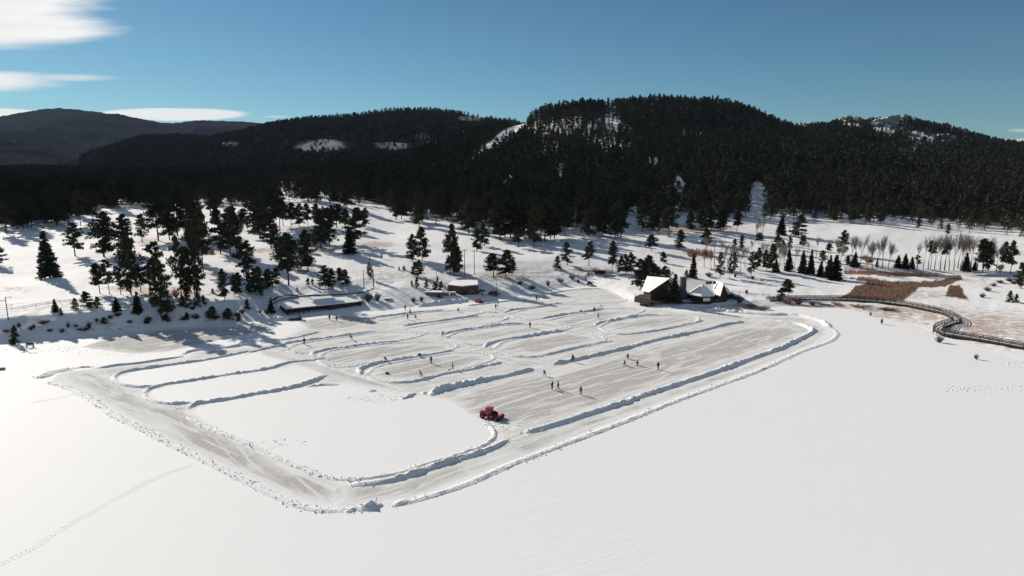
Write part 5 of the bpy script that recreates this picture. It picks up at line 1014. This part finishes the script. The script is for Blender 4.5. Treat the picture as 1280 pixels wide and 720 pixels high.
pole(945, 303, 273, 'thin tall netting pole at the foot of the hill, left one', 0, .09); pole(953, 303, 272, 'thin tall netting pole at the foot of the hill, right one', 0, .09)

# marker stakes along the track
for i, (x_, y_) in enumerate(((124, 504), (184, 540), (266, 580), (471, 628), (694, 560), (505, 396), (661, 378))):
    q = PZ(x_, y_, 0); h_ = 0.8 if i < 5 else 1.6; o = MB().bar((0, 0, -.05), (0, 0, h_), .035, n=5).box((0, 0, h_ - .12), (.09, .04, .14)).build('marker_stake', M_wood); o.location = q
    tag(o, ['marker stake beside the left corner of the perimeter track', 'marker stake halfway down the left perimeter track', 'marker stake low on the left perimeter track by the footprints', 'marker stake on the near corner heap of the track', 'marker stake beside the lower right perimeter track', 'thin stake standing among walkers on the far bank', 'thin stake at the end of the topmost bank'][i], 'stake', 'stakes along the rinks')

# ------------------------------------------------------------------ vehicles
def wheel(parent, x, y, r, w_, rim=M_red):
    t = MB(); t.bar((x, y - w_ / 2, r), (x, y + w_ / 2, r), r, n=20)
    for k_ in range(14): a_ = 2 * math.pi * k_ / 14; t.box((x + math.cos(a_) * r, y, r + math.sin(a_) * r), (.12 * r, w_ * .96, .12 * r), 0)
    wo_ = bpy.data.objects.new('wheel', None); col.objects.link(wo_); wo_.parent = parent
    t.build('tyre', M_black, wo_); s_ = -1 if y < 0 else 1
    MB().bar((x, y + s_ * (w_ / 2 - .05), r), (x, y + s_ * (w_ / 2 + .03), r), r * .52, r * .45, 16).build('rim', rim, wo_)
def tractor(name, lab, loc, rz, s):
    t = thing(name, lab, 'tractor', loc, rz, 'red tractors clearing the ice'); t.scale = (s, s, s * .84)
    b_ = MB(); b_.box((-1.45, 0, 1.25), (1.9, 1.1, .75), 0, .88); b_.box((-.2, 0, .85), (3.6, .8, .4)); b_.box((-1.5, 0, 1.65), (1.5, .9, .16), 0, .8); b_.build('hood', M_red, t, bevel=.05)
    MB().box((-2.42, 0, 1.15), (.12, .9, .7)).build('grille', M_black, t)
    MB().box((-.35, 0, 1.45), (1.2, 1.35, .9)).build('cab_body', M_red, t, bevel=.05)
    MB().box((-.3, 0, 2.2), (1.25, 1.3, .85), 0, .92).build('cab_glass', M_glass, t)
    for x_ in (-.95, .33):
        for y_ in (-.66, .66): MB().bar((x_, y_, 1.75), (x_ * .93, y_ * .93, 2.65), .055, n=4).build('cab_pillar', M_metal, t)
    MB().box((-.3, 0, 2.72), (1.65, 1.6, .22), 0, .8).build('cab_roof', M_red, t, bevel=.06)
    MB().bar((-1.3, .42, 1.5), (-1.3, .42, 2.4), .06, n=8).build('exhaust', M_black, t); MB().bar((-.1, .3, 2.83), (-.1, .3, 2.98), .09, n=8).build('beacon', M_lime, t)
    for y_ in (-.85, .85): wheel(t, -1.6, y_, .62, .42); wheel(t, .55, y_, .78, .5)
    for y_ in (-.85, .85):
        f_ = MB(); 
        for k_ in range(6):
            a0, a1 = R(20 + 24 * k_), R(20 + 24 * (k_ + 1)); f_.bar((.55 + math.cos(a0) * .9, y_, .78 + math.sin(a0) * .9), (.55 + math.cos(a1) * .9, y_, .78 + math.sin(a1) * .9), .08, n=4)
        f_.build('fender', M_red, t)
    for y_ in (-.5, .5): MB().bar((.4, y_, .9), (1.9, y_, .75), .10, n=6).build('arm', M_red, t)
    MB().bar((2.25, -1.35, .50), (2.25, 1.35, .50), .48, n=20).build('broom', M_black, t)
    c_ = MB()
    for k_ in range(5):
        a0, a1 = R(60 + 26 * k_), R(60 + 26 * (k_ + 1)); A0 = (2.25 + math.cos(a0) * .6, .5 + math.sin(a0) * .6); A1 = (2.25 + math.cos(a1) * .6, .5 + math.sin(a1) * .6)
        c_.add([(A0[0], -1.4, A0[1]), (A1[0], -1.4, A1[1]), (A1[0], 1.4, A1[1]), (A0[0], 1.4, A0[1])] + [(A0[0] + .04, -1.4, A0[1] - .04), (A1[0] + .04, -1.4, A1[1] - .04), (A1[0] + .04, 1.4, A1[1] - .04), (A0[0] + .04, 1.4, A0[1] - .04)], [(0, 1, 2, 3), (7, 6, 5, 4), (0, 3, 7, 4), (1, 5, 6, 2), (0, 4, 5, 1), (3, 2, 6, 7)])
    c_.build('broom_hood', M_red, t); MB().box((-.95, -.72, 1.0), (.5, .3, .1)).build('step', M_black, t)
    for y_ in (-.35, .35): MB().box((-2.47, y_, 1.42), (.08, .2, .12)).build('headlight', M_pale, t)
q = PZ(613.5, 522.5, 0); tractor('tractor', 'big red tractor with black front sweeper at the near corner of the largest rink', (q.x, q.y, .02), R(-24), .88)
q = PZ(599, 378.4, 0); tractor('tractor', 'small red tractor parked below the brown building on the ice', (q.x, q.y, .02), R(-35), .62)
def car(name, lab, cat, px, py, rz, body, truck=False):
    q = PZ(px, py, 1.2); q.z = float(ground([q.x], [q.y])[0]) + .02; c_ = thing(name, lab, cat, q, rz)
    MB().box((0, 0, .72), (4.5, 1.8, .62), 0, .95).build('body', body, c_, bevel=.08)
    if truck: MB().box((-.1, 0, 1.32), (1.7, 1.6, .62), 0, .82).build('cabin', M_glass, c_); MB().box((-.1, 0, 1.66), (1.35, 1.3, .07)).build('roof', body, c_); MB().box((-1.5, 0, 1.06), (1.4, 1.5, .06)).build('bed', M_black, c_)
    else: MB().box((-.35, 0, 1.30), (2.7, 1.6, .60), 0, .80).build('cabin', M_glass, c_); MB().box((-.35, 0, 1.63), (2.1, 1.25, .07)).build('roof', body, c_)
    for x_ in (-1.4, 1.4):
        for y_ in (-.85, .85): wheel(c_, x_, y_, .35, .22, M_metal)
    for y_ in (-.6, .6): MB().box((2.2, y_, .8), (.1, .3, .16)).build('headlight', M_pale, c_)
car('pickup_truck', 'white pickup truck parked right of the brown building', 'truck', 603.5, 367.5, R(-62), M_white, True)
car('parked_car', 'dark red car parked right of the white truck', 'car', 618, 367.5, R(-30), M_darkred)
car('parked_car', 'dark grey car parked at the right end of the lodge', 'car', 914.5, 374, R(-40), M_black)
car('parked_car', 'dark car under the spruces at the road behind the reeds', 'car', 1068, 336, R(0), M_black)
q = PZ(737, 356.3, .3); sm = thing('utility_vehicle', 'small dark utility vehicle at the far end of the ice by the road', 'utility vehicle', (q.x, q.y, .3), R(15)); MB().box((0, 0, .6), (2.4, 1.2, .5), 0, .9).build('body', M_black, sm, bevel=.05); MB().box((-.2, 0, 1.2), (1.1, 1.1, .6), 0, .85).build('cabin', M_glass, sm)
for x_ in (-.8, .8):
    for y_ in (-.55, .55): wheel(sm, x_, y_, .32, .22, M_metal)
q = PZ(368, 400, 0); o = thing('covered_boat', 'dark green covered rowing boat lying beside the snow heap left of the boathouse', 'boat', q, R(8))
hb = MB(); st_ = [(-2.2, .15, .25), (-1.4, .75, .55), (0, .95, .7), (1.4, .8, .6), (2.2, .35, .45)]
for i in range(4):
    (x0, w0, h0), (x1, w1, h1) = st_[i], st_[i + 1]; hb.add([(x0, -w0, 0.02), (x1, -w1, 0.02), (x1, -w1 * .6, h1), (x0, -w0 * .6, h0), (x0, w0, 0.02), (x1, w1, 0.02), (x1, w1 * .6, h1), (x0, w0 * .6, h0)], [(0, 1, 2, 3), (5, 4, 7, 6), (3, 2, 6, 7)])
hb.build('hull', M_green, o); MB().bar((-2.2, 0, .3), (2.2, 0, .62), .07, n=5).build('keel', M_dark, o)
q = PZ(37.5, 434, 0); o = thing('bench', 'small brown bench on the lake shore at the far left', 'bench', q, R(5)); MB().box((0, 0, .5), (2.0, .5, .08)).build('seat', M_wood, o); MB().box((0, .28, .85), (2.0, .08, .5)).build('backrest', M_wood, o)
for x_ in (-.85, .85): MB().box((x_, 0, .23), (.1, .45, .46)).build('leg', M_wood, o)
for px_, py_, lab in ((722.5, 353.5, 'dark round bin at the far end of the ice'), (933, 367, 'dark bin on the lawn right of the lodge'), (919, 346.5, 'dark bin on the snow behind the lodge, left one'), (941, 349, 'dark bin on the snow behind the lodge, right one')):
    q = hit(px_, py_); o = thing('bin', lab, 'bin', q, 0, 'dark bins'); MB().bar((0, 0, -.1), (0, 0, 1.1), .42, .48, 12).build('body', M_black, o, True); MB().bar((0, 0, 1.1), (0, 0, 1.25), .5, .3, 12).build('lid', M_black, o, True)
for px_, py_, lab in ((524.5, 446.3, 'dark bag lying on the bank above the playing skaters'), (484, 467.5, 'brown bag lying on the ice left of the bending skater'), (726, 391.2, 'dark green bag lying on the upper right bank'), (2, 462, 'dark rock lying on the snow at the left edge')):
    q = PZ(px_, py_, 0); rk = 'rock' in lab; o = MB().box((0, 0, .28), (1.0 if not rk else 1.6, .45 if not rk else .8, .42), 0, .75).build('sports_bag' if not rk else 'rock', M_rock if rk else (M_green if 'green' in lab else CLOTH['brown_cloth'] if 'brown' in lab else M_black), bevel=.1); o.location = (q.x, q.y, .45 if 'bank' in lab else 0); o.rotation_euler = (0, 0, .4); tag(o, lab, 'rock' if rk else 'bag')

# ------------------------------------------------------------------ people
def figure_mesh(pose, mats):
    J = {'hip': (0, 0, .93), 'chest': (0, 0, 1.32), 'neck': (0, 0, 1.5), 'head': (0, .02, 1.66), 'crown_': (0, .0, 1.78),
         'ls': (-.19, 0, 1.42), 'le': (-.25, .03, 1.13), 'lw': (-.24, .14, .9), 'rs': (.19, 0, 1.42), 're': (.25, .03, 1.13), 'rw': (.24, .14, .9),
         'lh': (-.1, 0, .9), 'lk': (-.11, .03, .5), 'la': (-.12, 0, .09), 'lt': (-.12, .17, .05), 'rh': (.1, 0, .9), 'rk': (.11, .03, .5), 'ra': (.12, 0, .09), 'rt': (.12, .17, .05)}
    if pose == 'skate':
        J.update(hip=(0, -.08, .86), chest=(0, .18, 1.2), neck=(0, .28, 1.36), head=(0, .34, 1.5), crown_=(0, .36, 1.62), ls=(-.19, .2, 1.28), rs=(.19, .2, 1.28), le=(-.33, .12, 1.02), lw=(-.3, .38, .9), re=(.36, .05, 1.03), rw=(.42, -.12, .85),
                 lh=(-.1, -.08, .84), rh=(.1, -.08, .84), lk=(-.13, .16, .5), la=(-.14, .04, .09), lt=(-.15, .21, .05), rk=(.2, -.2, .48), ra=(.32, -.48, .14), rt=(.36, -.34, .06))
    if pose == 'bend':
        J.update(hip=(0, -.15, .78), chest=(0, .22, 1.0), neck=(0, .38, 1.08), head=(0, .47, 1.14), crown_=(0, .53, 1.24), ls=(-.19, .26, 1.02), rs=(.19, .26, 1.02), le=(-.2, .42, .78), lw=(-.08, .6, .6), re=(.2, .4, .76), rw=(.1, .56, .55),
                 lh=(-.1, -.15, .76), rh=(.1, -.15, .76), lk=(-.2, .12, .46), la=(-.24, -.08, .09), lt=(-.26, .1, .05), rk=(.2, .12, .46), ra=(.24, -.1, .09), rt=(.26, .08, .05))
    if pose == 'kneel':
        J.update(hip=(0, -.05, .48), chest=(0, .08, .86), neck=(0, .13, 1.03), head=(0, .17, 1.17), crown_=(0, .18, 1.29), ls=(-.19, .08, .95), rs=(.19, .08, .95), le=(-.26, .22, .7), lw=(-.14, .4, .58), re=(.26, .22, .7), rw=(.14, .42, .56),
                 lh=(-.1, -.05, .46), rh=(.1, -.05, .46), lk=(-.14, .3, .36), la=(-.15, .26, .09), lt=(-.15, .42, .05), rk=(.15, .12, .1), ra=(.15, -.28, .1), rt=(.15, -.4, .05))
    if pose == 'walk': J.update(lk=(-.1, .2, .52), la=(-.11, .3, .1), lt=(-.11, .46, .07), rk=(.1, -.06, .5), ra=(.11, -.34, .14), rt=(.11, -.2, .05), lw=(-.25, -.14, .92), le=(-.26, -.1, 1.14), rw=(.25, .3, .95), re=(.27, .1, 1.12))
    rad = dict(hip=.16, chest=.18, neck=.075, head=.115, crown_=.07, ls=.09, rs=.09, le=.065, re=.065, lw=.05, rw=.05, lh=.11, rh=.11, lk=.082, rk=.082, la=.06, ra=.06, lt=.05, rt=.05)
    E = [('hip', 'chest'), ('chest', 'neck'), ('neck', 'head'), ('head', 'crown_'), ('chest', 'ls'), ('ls', 'le'), ('le', 'lw'), ('chest', 'rs'), ('rs', 're'), ('re', 'rw'), ('hip', 'lh'), ('lh', 'lk'), ('lk', 'la'), ('la', 'lt'), ('hip', 'rh'), ('rh', 'rk'), ('rk', 'ra'), ('ra', 'rt')]
    for s_, w_ in (('l', 'lw'), ('r', 'rw')):   # palm, five fingers
        W = Vector(J[w_]); El = Vector(J[s_ + 'e']); dr = (W - El).normalized(); sd_ = dr.cross(Vector((0, 1, 0))).normalized() if abs(dr.y) < .9 else Vector((1, 0, 0))
        pm = W + dr * .06; J[s_ + 'pm'] = tuple(pm); rad[s_ + 'pm'] = .036; E.append((w_, s_ + 'pm'))
        for k_, (o_s, ln) in enumerate(((-.034, .07), (-.012, .085), (.012, .08), (.034, .06))):
            m1 = pm + sd_ * o_s + dr * ln * .5; m2 = pm + sd_ * o_s * 1.1 + dr * ln + Vector((0, .02, 0)); J[f'{s_}f{k_}a'] = tuple(m1); J[f'{s_}f{k_}b'] = tuple(m2); rad[f'{s_}f{k_}a'] = .010; rad[f'{s_}f{k_}b'] = .009
            E += [(s_ + 'pm', f'{s_}f{k_}a'), (f'{s_}f{k_}a', f'{s_}f{k_}b')]
        th_ = W + dr * .03 + sd_ * -.05; J[s_ + 'th'] = tuple(th_ + dr * .03 + Vector((0, .02, 0))); rad[s_ + 'th'] = .012; E.append((s_ + 'pm', s_ + 'th'))
    keys = list(J); me = bpy.data.meshes.new('sk'); me.from_pydata([J[k_] for k_ in keys], [(keys.index(a), keys.index(b)) for a, b in E], [])
    ob = bpy.data.objects.new('sk', me); col.objects.link(ob); md = ob.modifiers.new('s', 'SKIN'); md.use_smooth_shade = True
    for i, k_ in enumerate(keys): v = me.skin_vertices[0].data[i]; v.radius = (rad[k_] * (1.15 if k_ in ('hip', 'chest') else 1), rad[k_]); v.use_root = (k_ == 'hip')
    ob.modifiers.new('d', 'SUBSURF').levels = 1
    dg = bpy.context.evaluated_depsgraph_get(); dg.update(); out = bpy.data.meshes.new_from_object(ob.evaluated_get(dg)); bpy.data.objects.remove(ob); bpy.data.meshes.remove(me)
    out.name = 'person'; out.materials.clear()
    for m2 in mats: out.materials.append(m2)      # jacket, trousers, skin, boots
    N = {k_: Vector(J[k_]) for k_ in keys}; cls = {'hip': 1, 'lh': 1, 'rh': 1, 'lk': 1, 'rk': 1, 'la': 3, 'ra': 3, 'lt': 3, 'rt': 3, 'head': 2, 'crown_': 2, 'neck': 0}
    for p_ in out.polygons:
        c = p_.center; best = min(keys, key=lambda k_: (N[k_] - c).length - rad[k_]); p_.material_index = cls.get(best, 2 if ('f' in best and best[1] == 'f') or best.endswith('pm') or best.endswith('th') else 0)
        p_.use_smooth = True
    hd = N['head']; hat = MB()
    for k_ in range(4):
        r0_, r1_ = .135 * math.cos(k_ * .38), .135 * math.cos((k_ + 1) * .38); z0, z1 = .03 + .14 * math.sin(k_ * .38), .03 + .14 * math.sin((k_ + 1) * .38); hat.bar(hd + Vector((0, -.01, z0)), hd + Vector((0, -.01, z1)), r0_, r1_, 10, k_ == 3)
    hm = bpy.data.meshes.new('hat'); hm.from_pydata(hat.v, [], hat.f); hm.update()
    fm_ = MB(); 
    fm_.box(tuple(hd + Vector((0, .12, -.01))), (.03, .035, .045)); fm_.box(tuple(hd + Vector((-.04, .108, .025))), (.022, .012, .012)); fm_.box(tuple(hd + Vector((.04, .108, .025))), (.022, .012, .012)); fm_.box(tuple(hd + Vector((0, .108, -.055))), (.05, .012, .012))
    for x_ in (-.12, .12): fm_.box(tuple(hd + Vector((x_, 0, 0))), (.02, .035, .055))
    fc = bpy.data.meshes.new('face'); fc.from_pydata(fm_.v, [], fm_.f); fc.update(); fc.materials.append(M_skin)
    return out, hm, fc
FC = {}
PPL = [(380.5, 431, 'stand', 'black_cloth', 0, 'person in black standing beside the bank of the leftmost ice rink'), (439, 425.3, 'skate', 'grey_jacket', 90, 'person in grey skating on the rink below the boathouse'), (412, 400.6, 'stand', 'black_cloth', 30, 'person in dark clothes standing in front of the boathouse, left of a pair'), (421, 402, 'stand', 'grey_jacket', 200, 'person in grey standing in front of the boathouse, right of a pair'),
       (375, 400, 'stand', 'red_cloth', 0, 'person in a red jacket standing by the green boat'), (506.6, 388.2, 'stand', 'blue_cloth', 10, 'person on the shore side of the far bank, highest of the walkers'), (513, 392.8, 'walk', 'black_cloth', 80, 'person in black walking just above the far bank'), (509.6, 399.6, 'stand', 'grey_jacket', 0, 'person in grey standing below the far bank, left of a small figure'), (519.8, 398.4, 'kneel', 'brown_cloth', 90, 'person in brown crouching below the far bank'),
       (553, 420.3, 'bend', 'black_cloth', -60, 'person in black bending at the left tip of the middle bank'), (482.5, 452.8, 'bend', 'black_cloth', 60, 'person in black crouched against the bank of the playing oval'), (539, 455, 'walk', 'black_cloth', 180, 'tall person in black striding across the playing oval'), (526.5, 472, 'skate', 'grey_jacket', 100, 'person in grey leaning forward near the front of the playing oval'), (566, 463, 'stand', 'black_cloth', -80, 'person in black with a shovel at the right of the playing oval'),
       (662.5, 410.3, 'stand', 'navy_cloth', 0, 'person in navy standing at the right end of the middle rink'), (572.8, 390, 'kneel', 'green_cloth', 0, 'person in green crouching alone in front of the brown building'), (619.8, 386.8, 'stand', 'black_cloth', 0, 'person in black, lower left of the two below the red tractor bank'), (622.7, 383.4, 'stand', 'brown_cloth', 90, 'person in brown, upper right of the two below the red tractor bank'), (670.6, 376.2, 'stand', 'grey_jacket', 0, 'person in grey standing right of the topmost bank'),
       (742.7, 390.8, 'stand', 'black_cloth', 0, 'person in black standing behind the upper right bank'), (748, 398.4, 'walk', 'green_cloth', 90, 'person in dark green walking in front of the upper right bank'), (716, 452.6, 'stand', 'navy_cloth', 0, 'person in navy standing at the left end of the long centre bank'), (681, 470.5, 'bend', 'grey_jacket', 20, 'person crouched with hands down behind the pair on the biggest rink'), (690.3, 487.6, 'stand', 'black_cloth', 40, 'person in black, left of the pair on the biggest rink'), (697.8, 487.6, 'walk', 'black_cloth', 90, 'person in black striding, right of the pair on the biggest rink'),
       (726, 494, 'stand', 'grey_jacket', 0, 'person in grey standing alone nearest the front bank of the biggest rink'), (784.7, 449, 'kneel', 'green_cloth', 0, 'kneeling person in green, rearmost of the three on the biggest rink'), (781.2, 457.6, 'kneel', 'black_cloth', 60, 'kneeling person in black, left one of the front two on the biggest rink'), (796.3, 457, 'kneel', 'navy_cloth', -90, 'kneeling person in navy, right one of the front two on the biggest rink'), (822.6, 462.2, 'walk', 'black_cloth', -20, 'person in black skating alone to the right of the kneeling three'),
       (732.3, 350.8, 'stand', 'black_cloth', 0, 'person in black on the road above the utility vehicle, lower one'), (735, 346.8, 'stand', 'red_cloth', 0, 'person with a red jacket on the road above the utility vehicle, upper one'), (477.5, 323.3, 'stand', 'black_cloth', 0, 'person in black alone on the open slope above the poles'), (815, 383, 'stand', 'black_cloth', 0, 'person in black standing just below the lodge deck'), (808, 384, 'stand', 'grey_jacket', 0, 'person in grey standing below the left corner of the lodge deck')]
for x_, y_, pose, cl_, rz, lab in PPL:
    key = (pose, cl_)
    if key not in FC:
        FC[key] = figure_mesh(pose, [CLOTH[cl_], CLOTH['black_cloth'] if cl_ != 'brown_cloth' else M_grey, M_skin, M_black]); FC[key][1].materials.append(CLOTH[cl_ if cl_ == 'red_cloth' else 'black_cloth'])
    bm_, hm, fc = FC[key]; q = hit(x_, y_); o = link_mesh('person', bm_); o.location = (q.x, q.y, q.z + (.02 if y_ > 360 else 0)); o.rotation_euler = (0, 0, R(rz)); o.scale = (1.08, 1.08, 1.08)
    h_ = link_mesh('hat', hm, None, o); f_ = link_mesh('face', fc, None, o); tag(o, lab, 'person', 'people on the ice')
for x_, y_, rz, lab in ((543, 456, 20, 'hockey stick held by the striding person on the playing oval'), (529, 472.8, 0, 'hockey stick held by the leaning person on the playing oval'), (700.5, 488.2, 10, 'hockey stick held by the right one of the pair'), (487, 453.5, 0, 'hockey stick beside the crouched person at the oval bank')):
    q = PZ(x_, y_, 0); s_ = MB(); s_.bar((-.75, 0, .95), (0, 0, .05), .022, n=5).box((.14, 0, .05), (.3, .05, .08)); o = s_.build('hockey_stick', M_black); o.location = q; o.rotation_euler = (0, 0, R(rz)); tag(o, lab, 'hockey stick', 'hockey sticks')
q = PZ(562.5, 463.3, 0); o = thing('snow_shovel', 'black wide snow shovel in front of the person right of the playing oval', 'shovel', q, R(-10)); MB().bar((.75, 0, 1.0), (0, 0, .12), .025, n=6).build('handle', M_wood, o); MB().box((-.15, 0, .16), (.5, .7, .05), 0).build('blade', M_black, o)

# ------------------------------------------------------------------ air
hz = MB().box((0, 7500, 474), (50000, 22000, 952)); m = bpy.data.materials.new('air'); m.use_nodes = True; nt = m.node_tree; nt.nodes.clear()
pv = nt.nodes.new('ShaderNodeVolumePrincipled'); pv.inputs['Color'].default_value = (0.48, 0.66, 1.0, 1); pv.inputs['Density'].default_value = 1.0e-5; pv.inputs['Anisotropy'].default_value = 0.0
om = nt.nodes.new('ShaderNodeOutputMaterial'); nt.links.new(pv.outputs[0], om.inputs['Volume'])
tag(hz.build('haze', m), kind='stuff')
